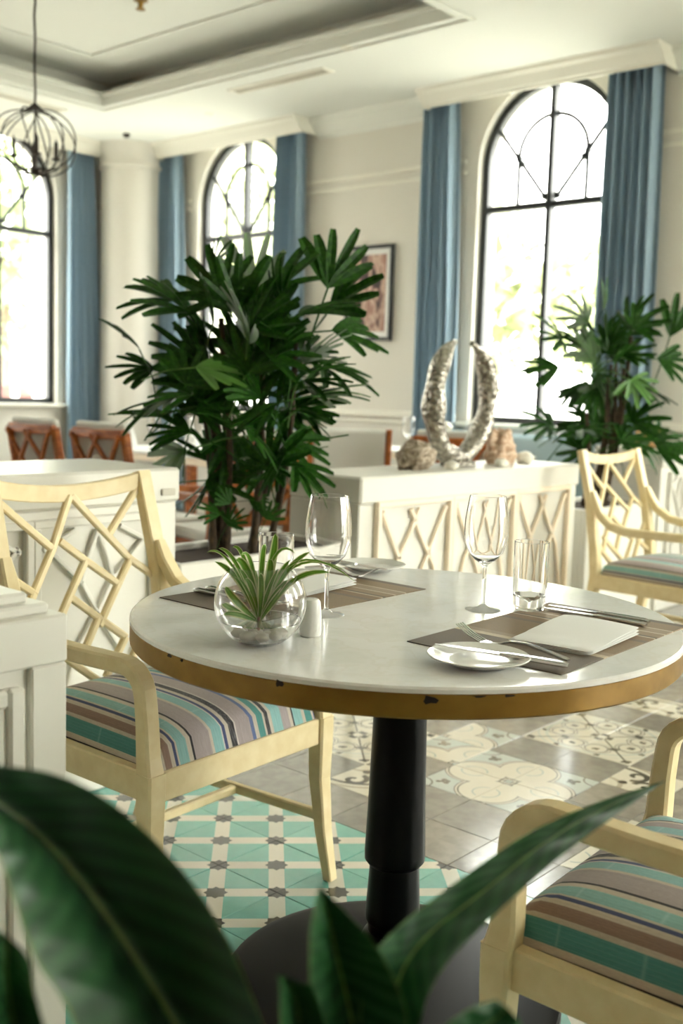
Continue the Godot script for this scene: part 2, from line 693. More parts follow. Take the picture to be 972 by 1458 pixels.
func make_camera_and_light() -> void:
	var cam := Camera3D.new()
	cam.name = "camera"
	cam.keep_aspect = Camera3D.KEEP_HEIGHT
	cam.fov = 51.9
	cam.transform = Transform3D(Basis(Vector3(0.752279, 0.031079, -0.658112), Vector3(-0.098375, 0.992988, -0.065557), Vector3(0.651459, 0.114058, 0.750061)).orthonormalized(), Vector3(0, 1.1616, 0))
	var at := CameraAttributesPhysical.new()
	at.frustum_focal_length = 24.66
	at.frustum_focus_distance = 1.88
	at.exposure_aperture = 2.5
	at.frustum_near = 0.05
	at.frustum_far = 400.0
	cam.attributes = at
	cam.fov = 51.9
	cam.near = 0.05
	cam.far = 400.0
	add_child(cam)
	cam.current = true
	var we := WorldEnvironment.new()
	we.name = "environment"
	var env := Environment.new()
	env.background_mode = Environment.BG_SKY
	var sky := Sky.new()
	var sm := ProceduralSkyMaterial.new()
	sm.sky_top_color = Color(0.97, 0.985, 0.95)
	sm.sky_horizon_color = Color(1.0, 0.99, 0.95)
	sm.ground_horizon_color = Color(0.85, 0.84, 0.80)
	sm.ground_bottom_color = Color(0.6, 0.6, 0.57)
	sm.sky_curve = 0.2
	sky.sky_material = sm
	env.sky = sky
	env.background_energy_multiplier = SKY_ENERGY
	env.tonemap_mode = Environment.TONE_MAPPER_LINEAR
	env.tonemap_exposure = EXPOSURE
	env.sdfgi_enabled = true
	env.ssao_enabled = true
	env.ssil_enabled = true
	we.environment = env
	add_child(we)


# ------------------------------------------------------------------ room shell
const WN := [-6.845, -3.84, -0.84, 2.16]     # window middles along wall_north (x)
const WW := [-5.03, -2.03]                   # along wall_west (z)
const SILL := 0.965
const SPRING := 2.78
const HW := 0.545
const WALLTOP := 3.66


# wall in its own axes: x along, z = 0 the inner face, body towards -z
func wall_mesh(x0: float, x1: float, holes: Array) -> MB:
	var b := MB.new()
	var th := 0.26
	var xs := x0
	for h in holes:
		_pane_rect(b, xs, h - HW, 0.0, WALLTOP, th)
		_pane_rect(b, h - HW, h + HW, 0.0, SILL, th)
		b.quad(Vector3(h - HW, SILL, 0), Vector3(h + HW, SILL, 0), Vector3(h + HW, SILL, -th), Vector3(h - HW, SILL, -th), Vector3.UP)
		for s in [-1.0, 1.0]:
			b.quad(Vector3(h + s * HW, SILL, 0), Vector3(h + s * HW, SPRING, 0), Vector3(h + s * HW, SPRING, -th), Vector3(h + s * HW, SILL, -th), Vector3(-s, 0, 0))
		var k := 24
		for i in k:
			var a0 := PI * i / k
			var a1 := PI * (i + 1) / k
			var p := Vector3(h - cos(a0) * HW, SPRING + sin(a0) * HW, 0)
			var q := Vector3(h - cos(a1) * HW, SPRING + sin(a1) * HW, 0)
			for z in [0.0, -th]:
				var o := Vector3(0, 0, z)
				b.quad(p + o, q + o, Vector3(q.x, WALLTOP, z), Vector3(p.x, WALLTOP, z), Vector3(0, 0, 1 if z == 0.0 else -1))
			b.quad(p, q, q + Vector3(0, 0, -th), p + Vector3(0, 0, -th), Vector3(h, SPRING, 0) - p)
		xs = h + HW
	_pane_rect(b, xs, x1, 0.0, WALLTOP, th)
	for x in [x0, x1]:
		b.quad(Vector3(x, 0, 0), Vector3(x, WALLTOP, 0), Vector3(x, WALLTOP, -th), Vector3(x, 0, -th), Vector3(-1 if x == x0 else 1, 0, 0))
	b.quad(Vector3(x0, WALLTOP, 0), Vector3(x1, WALLTOP, 0), Vector3(x1, WALLTOP, -th), Vector3(x0, WALLTOP, -th), Vector3.UP)
	return b


func _pane_rect(b: MB, xa: float, xb: float, ya: float, yb: float, th: float) -> void:
	for z in [0.0, -th]:
		b.quad(Vector3(xa, ya, z), Vector3(xb, ya, z), Vector3(xb, yb, z), Vector3(xa, yb, z), Vector3(0, 0, 1 if z == 0.0 else -1))


func make_shell() -> void:
	var o := struct("wall_north", wall_mesh(-8.59, 4.26, WN), M.wall_paper)
	o.position = Vector3(0, 0, -6.42)
	var west := []
	for z in WW:
		west.append(z)
	west.reverse()
	# wall_west: own x runs towards -z
	var holes := []
	for z in west:
		holes.append(-z)
	o = struct("wall_west", wall_mesh(-4.2, 6.42, holes), M.wall_paper)
	o.rotation.y = PI / 2
	o.position = Vector3(-8.33, 0, 0)
	# wall_east: two tall glazed terrace doors next to the window wall, plain beyond
	var e := MB.new()
	e.box(Vector3(4.13, 3.33, -1.11), Vector3(0.26, 0.66, 10.62))
	e.box(Vector3(4.13, 1.5, 0.47), Vector3(0.26, 3.0, 7.46))
	for k in 3:
		e.box(Vector3(4.13, 1.5, -6.34 + k * 1.494), Vector3(0.26, 3.0, 0.16), 0.01)
	struct("wall_east", e, M.wall_paper)
	for k in 2:
		var dz := -6.34 + 1.494 * (k + 0.5)
		var dr := Node3D.new()
		dr.name = "door_%d" % (k + 1)
		add_child(dr, true)
		dr.position = Vector3(4.13, 0, dz)
		dr.set_meta("kind", "structure")
		e = MB.new()
		for sgn in [-1.0, 1.0]:
			e.box(Vector3(0, 1.5, sgn * 0.64), Vector3(0.06, 3.0, 0.05), 0.004)
			e.box(Vector3(0, 1.5 + sgn * 1.46, 0), Vector3(0.06, 0.08, 1.23), 0.004)
		obj("door_frame", e, M.frame_black, dr)
		e = MB.new()
		e.box(Vector3(0, 1.5, 0), Vector3(0.006, 2.84, 1.23))
		obj("pane", e, M.pane_glass, dr)
	o = struct("wall_south", wall_mesh(-4.26, 8.59, []), M.brown_wood)
	o.rotation.y = PI
	o.position = Vector3(0, 0, 4.2)
	# ceiling: lower level with a long tray, cove and upper level
	var tx0 := -7.04
	var tx1 := -3.70
	var tz0 := -5.12
	var tz1 := 1.2
	var b := MB.new()
	for r in [[-8.33, 4.0, -6.42, tz0], [-8.33, 4.0, tz1, 4.2], [-8.33, tx0, tz0, tz1], [tx1, 4.0, tz0, tz1]]:
		b.box(Vector3((r[0] + r[1]) / 2, 3.35, (r[2] + r[3]) / 2), Vector3(r[1] - r[0], 0.10, r[3] - r[2]))
	b.box(Vector3(-2.165, 3.62, -1.11), Vector3(12.33, 0.12, 10.62))
	var cv := 0.26
	for s in [[tx0 - cv - 0.03, (tz0 + tz1) / 2, 0.06, tz1 - tz0 + 2 * cv], [tx1 + cv + 0.03, (tz0 + tz1) / 2, 0.06, tz1 - tz0 + 2 * cv]]:
		b.box(Vector3(s[0], 3.48, s[1]), Vector3(s[2], 0.17, s[3]))
	for z in [tz0 - cv - 0.03, tz1 + cv + 0.03]:
		b.box(Vector3((tx0 + tx1) / 2, 3.48, z), Vector3(tx1 - tx0 + 2 * cv + 0.12, 0.17, 0.06))
	struct("ceiling", b, M.ceiling_paint)
	# tray lip moulding and the thin frame on the upper level
	b = MB.new()
	_frame_rect(b, tx0, tx1, tz0, tz1, 3.385, 0.05, 0.035)
	_frame_rect(b, tx0 - 0.07, tx1 + 0.07, tz0 - 0.07, tz1 + 0.07, 3.293, 0.03, 0.016)
	_frame_rect(b, tx0 + 0.28, tx1 - 0.28, tz0 + 0.30, tz1 - 0.30, 3.552, 0.035, 0.018)
	var q := struct("trim_1", b, M.ceiling_paint)
	# crown along the walls, with the pelmets over the windows
	b = MB.new()
	var prof := [[0.0, 3.16], [0.012, 3.16], [0.02, 3.185], [0.05, 3.20], [0.10, 3.255], [0.125, 3.27], [0.135, 3.30]]
	var runs := []
	var at_x := -8.33
	for x in WN:
		runs.append([at_x, x - 0.91])
		at_x = x + 0.91
	runs.append([at_x, 4.0])
	var runs_w := []
	var at_z := -6.42
	for z in WW:
		runs_w.append([at_z, z - 0.91])
		at_z = z + 0.91
	runs_w.append([at_z, 4.2])
	for k in prof.size() - 1:
		var p0: Array = prof[k]
		var p1: Array = prof[k + 1]
		for r in runs:
			b.quad(Vector3(r[0], p0[1], -6.42 + p0[0]), Vector3(r[1], p0[1], -6.42 + p0[0]), Vector3(r[1], p1[1], -6.42 + p1[0]), Vector3(r[0], p1[1], -6.42 + p1[0]), Vector3(0, -1, 1))
		for r in runs_w:
			b.quad(Vector3(-8.33 + p0[0], p0[1], r[0]), Vector3(-8.33 + p0[0], p0[1], r[1]), Vector3(-8.33 + p1[0], p1[1], r[1]), Vector3(-8.33 + p1[0], p1[1], r[0]), Vector3(1, -1, 0))
	struct("trim_2", b, M.ceiling_paint)
	b = MB.new()
	for x in WN:
		_pelmet(b, Vector3(x, 0, -6.42), 0.0)
	for z in WW:
		_pelmet(b, Vector3(-8.33, 0, z), PI / 2)
	struct("trim_3", b, M.trim_paint)
	# rails on the walls between the windows
	b = MB.new()
	for y in [[2.825, 0.035, 0.02], [2.745, 0.03, 0.016], [1.0, 0.05, 0.028], [0.935, 0.025, 0.016]]:
		var xs := -8.3
		for x in WN:
			_rail(b, xs, x - HW - 0.1, y)
			xs = x + HW + 0.1
		_rail(b, xs, 3.98, y)
		var zs := -6.4
		for z in WW:
			_rail_w(b, zs, z - HW - 0.1, y)
			zs = z + HW + 0.1
		_rail_w(b, zs, 4.1, y)
	struct("trim_4", b, M.trim_paint)
	b = MB.new()
	b.box(Vector3(-2.165, 0.06, -6.41), Vector3(12.3, 0.12, 0.02), 0.004)
	struct("baseboard_north", b, M.trim_paint)
	b = MB.new()
	b.box(Vector3(-8.32, 0.06, -1.11), Vector3(0.02, 0.12, 10.6), 0.004)
	struct("baseboard_west", b, M.trim_paint)
	# corner column
	b = MB.new()
	b.lathe(Vector3(-8.04, 0, -6.18), [[0.31, 0.0], [0.31, 0.14], [0.31, 0.14], [0.285, 0.16], [0.28, 0.2], [0.28, 3.08], [0.28, 3.08], [0.30, 3.09], [0.305, 3.12], [0.29, 3.14], [0.30, 3.2], [0.34, 3.26], [0.37, 3.30]], 40)
	var cl := struct("column", b, M.wall_paper)
	cl.set_meta("label", "round cream column in the far corner of the room")


func _frame_rect(b: MB, x0: float, x1: float, z0: float, z1: float, y: float, w: float, h: float) -> void:
	for z in [z0, z1]:
		b.box(Vector3((x0 + x1) / 2, y, z), Vector3(x1 - x0 + w, h, w), 0.006)
	for x in [x0, x1]:
		b.box(Vector3(x, y, (z0 + z1) / 2), Vector3(w, h, z1 - z0 - w), 0.006)


func _pelmet(b: MB, at: Vector3, turn: float) -> void:
	var bs := Basis(Vector3.UP, turn)
	var prof := [[0.185, 3.187], [0.2, 3.187], [0.205, 3.2], [0.225, 3.21], [0.27, 3.262], [0.3, 3.278], [0.31, 3.302]]
	for k in prof.size() - 1:
		var p: Array = prof[k]
		var q: Array = prof[k + 1]
		b.quad(at + bs * Vector3(-0.91, p[1], p[0]), at + bs * Vector3(0.91, p[1], p[0]), at + bs * Vector3(0.91, q[1], q[0]), at + bs * Vector3(-0.91, q[1], q[0]), bs * Vector3(0, -1, 1))
	b.quad(at + bs * Vector3(-0.91, 3.187, 0.185), at + bs * Vector3(0.91, 3.187, 0.185), at + bs * Vector3(0.91, 3.302, 0.185), at + bs * Vector3(-0.91, 3.302, 0.185), bs * Vector3(0, 0, -1))
	for s in [-1.0, 1.0]:
		b.box(at + bs * Vector3(s * 0.9, 3.245, 0.1), Vector3(0.022, 0.115, 0.2), 0.004, bs)
		var loop := PackedVector3Array()
		for p in prof:
			loop.append(at + bs * Vector3(s * 0.91, p[1], p[0]))
		loop.append(at + bs * Vector3(s * 0.91, 3.302, 0.185))
		b.cap(loop, bs * Vector3(s, 0, 0))


func _rail(b: MB, xa: float, xb: float, y: Array) -> void:
	b.box(Vector3((xa + xb) / 2, y[0], -6.42 + y[2] / 2), Vector3(xb - xa, y[1], y[2]), 0.006)


func _rail_w(b: MB, za: float, zb: float, y: Array) -> void:
	b.box(Vector3(-8.33 + y[2] / 2, y[0], (za + zb) / 2), Vector3(y[2], y[1], zb - za), 0.006)


func tile_kind(i: int, j: int) -> Array:   # [material, quarter turns]
	if j >= -1 and i >= -9 and i <= 9:
		return ["tile_teal" if rng.randf() < 0.6 else "tile_teal_deep", rng.randi() % 4]
	var blk := {Vector2i(0, -8): "tile_floral", Vector2i(-3, -5): "tile_floral", Vector2i(0, -5): "tile_rings"}
	for k in blk:
		if i >= k.x and i <= k.x + 1 and j >= k.y and j <= k.y + 1:
			return [blk[k], _block_turn(i - k.x, j - k.y)]
	if i == -1 and (j == -6 or j == -5):
		return ["tile_rings", 1 if j == -6 else 2]
	if i == -1 and j == -3:
		return ["tile_scroll", 0]
	if i == 2 and j == -6:
		return ["tile_scroll", 1]
	var grey := "tile_grey" if rng.randf() < 0.5 else "tile_grey_warm"
	var turn := rng.randi() % 4
	if i >= -3 and i <= 2 and j >= -9 and j <= -2:
		return [grey, turn]
	var bi := floori(i / 2.0)
	var bj := floori(j / 2.0)
	if posmod(bi + bj, 2) == 0:
		return [grey, turn]
	return [["tile_floral", "tile_rings", "tile_floral", "tile_scroll"][posmod(bi * 3 + bj * 5, 4)], _block_turn(posmod(i, 2), posmod(j, 2))]


func _block_turn(a: int, c: int) -> int:   # turns the tile so that its (0, 0) corner meets the block's middle
	# tile print: u along +x, v along +z; corner (0,0) at -x -z
	if a == 1 and c == 1:
		return 0
	if a == 1 and c == 0:
		return 1
	if a == 0 and c == 0:
		return 2
	return 3


func make_floor() -> void:
	var b := MB.new()
	b.box(Vector3(-2.165, -0.056, -1.11), Vector3(12.85, 0.1, 11.14))
	var fl := struct("floor", b, M.grout)
	# one tile: chamfered slab with the print on its top
	b = MB.new()
	b.box(Vector3(0, -0.005, 0), Vector3(0.1982, 0.01, 0.1982), 0.0007)
	# top print coordinates
	for k in b.v.size():
		b.t[k] = Vector2(b.v[k].x / 0.2 + 0.5, b.v[k].z / 0.2 + 0.5)
	var tm := b.mesh()
	var cam := Vector3(0, 1.1616, 0)
	var back := Vector3(0.651459, 0.114058, 0.750061)
	var up := Vector3(-0.098375, 0.992988, -0.065557)
	var rt := Vector3(0.752279, 0.031079, -0.658112)
	var spots := []
	for i in range(-33, 30):
		for j in range(-23, 31):
			var x := GX + 0.2 * (i + 0.5)
			var z := GZ + 0.2 * (j + 0.5)
			if x < -8.3 or x > 4.0 or z < -6.4 or z > 4.2:
				continue
			var kk := tile_kind(i, j)
			var d := Vector3(x, 0, z) - cam
			var far := -d.dot(back)
			var seen: bool = far > 0.4 and absf(d.dot(rt)) / far < 0.37 and absf(d.dot(up)) / far < 0.56
			var tf := Transform3D(Basis(Vector3.UP, kk[1] * PI / 2).rotated(Vector3(1, 0, 0), rng.randf_range(-0.0012, 0.0012)), Vector3(x, rng.randf_range(-0.0004, 0.0003), z))
			spots.append([far if seen else 100.0 + d.length(), kk[0], tf])
	spots.sort_custom(func(p, q): return p[0] < q[0])
	var rest := {}
	for k in spots.size():
		var e: Array = spots[k]
		if k < 285:
			var o := MeshInstance3D.new()
			o.mesh = tm
			o.material_override = M[e[1]]
			o.name = "tile" if k == 0 else "tile_%03d" % k
			o.transform = e[2]
			fl.add_child(o)
		else:
			if not rest.has(e[1]):
				rest[e[1]] = []
			rest[e[1]].append(e[2])
	for key in rest:
		var mm := MultiMesh.new()
		mm.transform_format = MultiMesh.TRANSFORM_3D
		mm.mesh = tm
		mm.instance_count = rest[key].size()
		for k in rest[key].size():
			mm.set_instance_transform(k, rest[key][k])
		var o := MultiMeshInstance3D.new()
		o.multimesh = mm
		o.material_override = M[key]
		o.name = numbered(fl, "distant_tiling")
		o.set_meta("kind", "stuff")
		fl.add_child(o)


# ------------------------------------------------------------------ outside
func make_outside() -> void:
	var b := MB.new()
	b.box(Vector3(-2, -0.25, -25), Vector3(90, 0.1, 90))
	var o := struct("ground", b, M.paving)
	o.set_meta("label", "pale paved ground outside the windows")
	var spec := [[-8.9, -13.0, 4.2, 0], [-5.6, -14.6, 4.4, 1], [-12.7, -11.5, 5.6, 0], [-16.2, -9.8, 5.5, 1], [-19.2, -7.0, 4.8, 0], [-9.6, -19.0, 5.0, 0]]
	var lab := [
		"pale sunlit tree beyond the arched window with the silver sculpture before it",
		"taller green tree standing behind the pale tree outside the nearest window",
		"bright yellow-green tree outside the middle window behind the tall palm",
		"deep green tree outside between the middle window and the end wall",
		"small pale tree outside the end wall window under the wire lamp",
		"tallest tree at the back of the garden outside the windows",
	]
	for k in spec.size():
		var e: Array = spec[k]
		var t := thing("garden_tree", lab[k], "tree", Vector3(e[0], -0.2, e[1]))
		b = MB.new()
		b.tube([Vector3(0, 0, 0), Vector3(0.05, e[2] * 0.3, 0.03), Vector3(-0.05, e[2] * 0.62, 0)], [0.14, 0.11, 0.06], 8)
		obj("trunk", b, M.bark, t)
		b = MB.new()
		for i in 900:
			var dir := Vector3(rng.randfn(), rng.randfn() * 0.8, rng.randfn()).normalized()
			var p := Vector3(0, e[2] * 0.66, 0) + dir * Vector3(1.5, e[2] * 0.34, 1.5) * pow(rng.randf(), 0.4)
			var s := rng.randf_range(0.14, 0.3)
			var ax := Vector3(rng.randfn(), rng.randfn(), rng.randfn()).normalized()
			var bx := ax.cross(Vector3(0.3, 1, 0.2)).normalized()
			var nn := ax.cross(bx).normalized()
			b.tri(p - ax * s, p + bx * s * 0.45, p + ax * s, nn, nn, nn)
			b.tri(p - ax * s, p - bx * s * 0.45, p + ax * s, nn, nn, nn)
		var cr := obj("crown", b, M.tree_leaf if e[3] == 0 else M.tree_leaf_deep, t)
		cr.set_meta("kind", "stuff")
	# a fence of dark red boards seen low through the end wall window
	var f := thing("board_fence", "low fence of dark red boards outside the end wall window", "fence", Vector3(-12.5, -0.2, -5.6))
	b = MB.new()
	b.box(Vector3(0, 0.9, -0.3), Vector3(0.04, 0.07, 5.0))
	obj("rail", b, M.red_wood, f)
	for k in 14:
		b = MB.new()
		b.box(Vector3(0.035, 0.65, -2.6 + k * 0.34), Vector3(0.03, 1.3, 0.2), 0.004)
		obj("board", b, M.red_wood, f)


# ------------------------------------------------------------------ windows
func make_window(n: int, at: Vector3, turn: float) -> Node3D:
	var w := Node3D.new()
	w.name = "window_%d" % n
	add_child(w, true)
	w.position = at
	w.rotation.y = turn
	w.set_meta("kind", "structure")
	var zf := -0.09
	var fw := 0.05
	var path := []
	path.append(Vector3(-HW + fw / 2, SILL + fw / 2, zf))
	path.append(Vector3(-HW + fw / 2, SPRING, zf))
	var r := HW - fw / 2
	for i in range(1, 24):
		var a := PI * i / 24
		path.append(Vector3(-cos(a) * r, SPRING + sin(a) * r, zf))
	path.append(Vector3(HW - fw / 2, SPRING, zf))
	path.append(Vector3(HW - fw / 2, SILL + fw / 2, zf))
	var b := MB.new()
	b.bar(path, fw, 0.07, Vector3(0, 0, 1), 0.1)
	b.box(Vector3(0, SILL + fw / 2, zf), Vector3(2 * HW, fw, 0.07), 0.004)
	obj("window_frame", b, M.frame_black, w)
	b = MB.new()
	b.box(Vector3(0, (SILL + 3.32) / 2, zf), Vector3(0.04, 3.32 - SILL - 0.04, 0.075), 0.004)
	obj("mullion", b, M.frame_black, w)
	b = MB.new()
	b.box(Vector3(0, 2.48, zf), Vector3(2 * HW - fw, 0.045, 0.06), 0.004)
	obj("transom", b, M.frame_black, w)
	# tracery
	for s in [-1.0, 1.0]:
		b = MB.new()
		b.tube([Vector3(s * 0.035, 2.52, zf), Vector3(s * 0.44, 3.03, zf)], 0.0155, 8)
		obj("tracery_bar", b, M.frame_black, w)
		b = MB.new()
		b.tube([Vector3(s * 0.265, 2.5, zf), Vector3(s * 0.265, 2.82, zf)], 0.0155, 8)
		obj("tracery_bar", b, M.frame_black, w)
		b = MB.new()
		for p in [Vector3(s * 0.265, 2.812, zf), Vector3(s * 0.24, 2.775, zf), Vector3(s * 0.44, 3.03, zf), Vector3(s * 0.05, 2.54, zf)]:
			b.box(p, Vector3(0.045, 0.045, 0.045), 0.014)
		obj("tracery_knot", b, M.frame_black, w)
	b = MB.new()
	var arc := []
	for i in 25:
		var a := PI * i / 24
		arc.append(Vector3(-cos(a) * 0.265, 2.82 + sin(a) * 0.265, zf))
	b.tube(arc, 0.0155, 8)
	obj("tracery_arch", b, M.frame_black, w)
	# panes: two tall ones below the transom, two quarter-arch ones above
	for s in [-1.0, 1.0]:
		b = MB.new()
		b.box(Vector3(s * 0.258, (SILL + 0.05 + 2.46) / 2, zf), Vector3(0.478, 2.46 - SILL - 0.05, 0.004))
		obj("pane", b, M.pane_glass, w)
		b = MB.new()
		var pts := [Vector3(s * 0.02, 2.5, 0), Vector3(s * 0.495, 2.5, 0)]
		for i in 13:
			var a := PI / 2 * i / 12
			pts.append(Vector3(s * max(cos(a) * 0.495, 0.02), SPRING + sin(a) * 0.495, 0))
		var front := PackedVector3Array()
		var rear := PackedVector3Array()
		for p in pts:
			front.append(p + Vector3(0, 0, zf + 0.002))
			rear.append(p + Vector3(0, 0, zf - 0.002))
		b.loft([rear, front])
		obj("pane", b, M.pane_glass, w)
	b = MB.new()
	b.box(Vector3(0, SILL - 0.012, 0.03), Vector3(2 * HW + 0.16, 0.03, 0.12), 0.006)
	obj("window_sill", b, M.trim_paint, w)
	return w


func make_curtain(label: String, at: Vector3, turn: float, t0: float, t1: float, b0: float, b1: float, folds: int) -> void:
	var t := thing("curtain", label, "curtain", at, turn, "blue curtains beside the arched windows")
	var b := MB.new()
	var nx := folds * 10
	for side in [1.0, -1.0]:
		var rows := []
		for r in 15:
			var f := r / 14.0
			var y := lerpf(3.245, 0.03, f)
			var e := 1.0 - pow(1.0 - f, 1.6)
			var line := PackedVector3Array()
			for c in nx + 1:
				var u := float(c) / nx
				var x := lerpf(lerpf(t0, t1, u), lerpf(b0, b1, u), e)
				var ph := u * folds * TAU
				var z := 0.10 + sin(ph + 0.5 * sin(u * 5.0 + f * 2.0)) * lerpf(0.038, 0.05, f) + 0.008 * sin(f * 5.0 + u * 9.0)
				line.append(Vector3(x + 0.008 * cos(ph * 1.0), y, z + side * 0.002))
			rows.append(line)
		b.skin(rows, false, Vector3(0, 0, side))
	obj("curtain_panel", b, M.curtain_blue, t)
	b = MB.new()
	var x0: float = min(t0, t1) - 0.01
	var x1: float = max(t0, t1) + 0.01
	b.tube([Vector3(x0, 3.25, 0.10), Vector3(x1, 3.25, 0.10)], 0.012, 8)
	obj("curtain_rail", b, M.bronze_dark, t)


func make_windows_and_curtains() -> void:
	var n := 1
	for x in WN:
		make_window(n, Vector3(x, 0, -6.42), 0.0)
		n += 1
	for z in WW:
		make_window(n, Vector3(-8.33, 0, z), PI / 2)
		n += 1
	var a := Vector3(0, 0, -6.42)
	make_curtain("narrow blue curtain at the picture side of the window behind the silver sculpture", a, 0.0, -4.80, -4.52, -4.80, -4.44, 5)
	make_curtain("wide blue curtain hanging behind the smaller palm", a, 0.0, -3.345, -2.99, -3.35, -2.95, 6)
	make_curtain("blue curtain between the round column and the window behind the tall palm", a, 0.0, -7.82, -7.53, -7.92, -7.45, 6)
	make_curtain("blue curtain on the picture side of the window behind the tall palm", a, 0.0, -6.29, -6.02, -6.34, -6.0, 6)
	make_curtain("blue curtain on the end wall beside the wire lamp and the round column", Vector3(-8.33, 0, 0), PI / 2, 5.61, 5.90, 5.60, 6.02, 5)
	# framed picture
	var p := thing("framed_picture", "black framed picture with white mat and pinkish brown print on the window wall", "picture", Vector3(-5.35, 1.925, -6.42))
	var b := MB.new()
	for s in [-1.0, 1.0]:
		b.box(Vector3(s * 0.222, 0, 0.018), Vector3(0.026, 0.73, 0.034), 0.004)
		b.box(Vector3(0, s * 0.352, 0.018), Vector3(0.42, 0.026, 0.034), 0.004)
	obj("frame", b, M.frame_black, p)
	b = MB.new()
	b.box(Vector3(0, 0, 0.008), Vector3(0.43, 0.69, 0.008))
	obj("mat_board", b, M.cloth_white, p)
	b = MB.new()
	b.box(Vector3(0, 0, 0.0125), Vector3(0.33, 0.59, 0.003))
	obj("print", b, M.picture_print, p)


func make_ceiling_fittings() -> void:
	var b: MB
	# linear air vents in the lower ceiling
	for e in [[Vector3(-5.41, 3.3, -5.42), 0.0, 0.92, "long slotted air vent in the ceiling above the framed picture"], [Vector3(-7.4, 3.3, -4.55), PI / 2, 0.9, "long slotted air vent in the ceiling behind the wire lamp"]]:
		var t := thing("air_vent", e[3], "vent", e[0], e[1], "ceiling air vents")
		b = MB.new()
		for s in [-1.0, 1.0]:
			b.box(Vector3(0, -0.005, s * 0.05), Vector3(e[2], 0.012, 0.02), 0.003)
			b.box(Vector3(s * (e[2] / 2), -0.005, 0), Vector3(0.02, 0.012, 0.12), 0.003)
		obj("vent_frame", b, M.trim_paint, t)
		for k in 3:
			b = MB.new()
			b.box(Vector3(0, -0.001, -0.024 + 0.024 * k), Vector3(e[2] - 0.02, 0.01, 0.008), 0.0, Basis(Vector3(1, 0, 0), 0.6))
			obj("slat", b, M.grey_panel, t)
	# sprinkler, detector, downlights
	var s := thing("sprinkler", "small brass sprinkler head on the raised tray ceiling", "sprinkler", Vector3(-5.56, 3.56, -4.33))
	b = MB.new()
	b.lathe(Vector3.ZERO, [[0.045, 0.0], [0.045, -0.008], [0.045, -0.008], [0.02, -0.012], [0.015, -0.05], [0.03, -0.055], [0.03, -0.06], [0.0, -0.062]], 16)
	obj("body", b, M.rim_gold, s)
	s = thing("smoke_detector", "small dark round detector on the ceiling in front of the column", "detector", Vector3(-7.6, 3.3, -5.78))
	b = MB.new()
	b.lathe(Vector3.ZERO, [[0.032, 0.0], [0.032, -0.012], [0.032, -0.012], [0.02, -0.03], [0.0, -0.032]], 16)
	obj("body", b, M.bronze_dark, s)
	for e in [[Vector3(-4.55, 3.3, -5.15), "small white round ceiling spot nearest the sculpture window"], [Vector3(-6.5, 3.3, -5.75), "small white round ceiling spot before the tall palm's window"]]:
		s = thing("ceiling_spot", e[1], "spotlight", e[0], 0.0, "ceiling spots")
		b = MB.new()
		b.lathe(Vector3.ZERO, [[0.04, 0.0], [0.04, -0.006], [0.025, -0.008], [0.025, -0.003], [0.0, -0.003]], 16)
		obj("body", b, M.trim_paint, s)
	# wire orb lamp
	var c := Vector3(-5.37, 2.50, -3.45)
	var t := thing("orb_chandelier", "dark wire orb chandelier with candle arms hanging from a thin cord", "chandelier", c)
	b = MB.new()
	var cord := []
	for k in 15:
		cord.append(Vector3(0.003 * sin(k * 2.1), 0.19 + k * (0.87 / 14.0), 0.003 * cos(k * 1.7)))
	b.tube(cord, 0.007, 6)
	obj("cord", b, M.bronze_dark, t)
	b = MB.new()
	b.lathe(Vector3(0, 1.06, 0), [[0.0, -0.03], [0.05, -0.025], [0.055, 0.0]], 16)
	obj("canopy", b, M.bronze_dark, t)
	b = MB.new()
	b.lathe(Vector3(0, 0.19, 0), [[0.0, 0.03], [0.012, 0.02], [0.05, -0.012], [0.05, -0.02], [0.0, -0.022]], 16)
	obj("cap", b, M.bronze_dark, t)
	for k in 6:
		b = MB.new()
		var ring := []
		var bs := Basis(Vector3.UP, k * PI / 6 + 0.2) * Basis(Vector3(0, 0, 1), 0.28 * (1 if k % 2 else -1))
		for i in 33:
			var a := TAU * i / 32
			ring.append(bs * Vector3(cos(a) * 0.23, sin(a) * 0.172, sin(a * 2.0) * 0.03))
		b.tube(ring, 0.0042, 6, false)
		obj("wire_ring", b, M.bronze_dark, t)
	b = MB.new()
	b.tube([Vector3(0, 0.17, 0), Vector3(0, -0.15, 0)], 0.006, 6)
	b.lathe(Vector3(0, -0.15, 0), [[0.0, -0.03], [0.02, -0.02], [0.03, 0.0], [0.012, 0.03], [0.006, 0.05]], 12)
	obj("stem", b, M.bronze_dark, t)
	for k in 4:
		var an := k * PI / 2 + 0.5
		var d := Vector3(cos(an), 0, sin(an))
		b = MB.new()
		b.tube([Vector3(0, -0.13, 0), d * 0.05 + Vector3(0, -0.15, 0), d * 0.1 + Vector3(0, -0.13, 0), d * 0.115 + Vector3(0, -0.09, 0)], 0.006, 6)
		b.lathe(d * 0.115 + Vector3(0, -0.09, 0), [[0.0, -0.004], [0.024, 0.004], [0.026, 0.012], [0.012, 0.012]], 12)
		var arm := obj("candle_arm", b, M.bronze_dark, t)
		b = MB.new()
		b.lathe(d * 0.115 + Vector3(0, -0.08, 0), [[0.011, 0.0], [0.011, 0.085], [0.011, 0.085], [0.004, 0.1], [0.0, 0.115]], 10)
		obj("candle_sleeve", b, M.bronze_dark, arm)


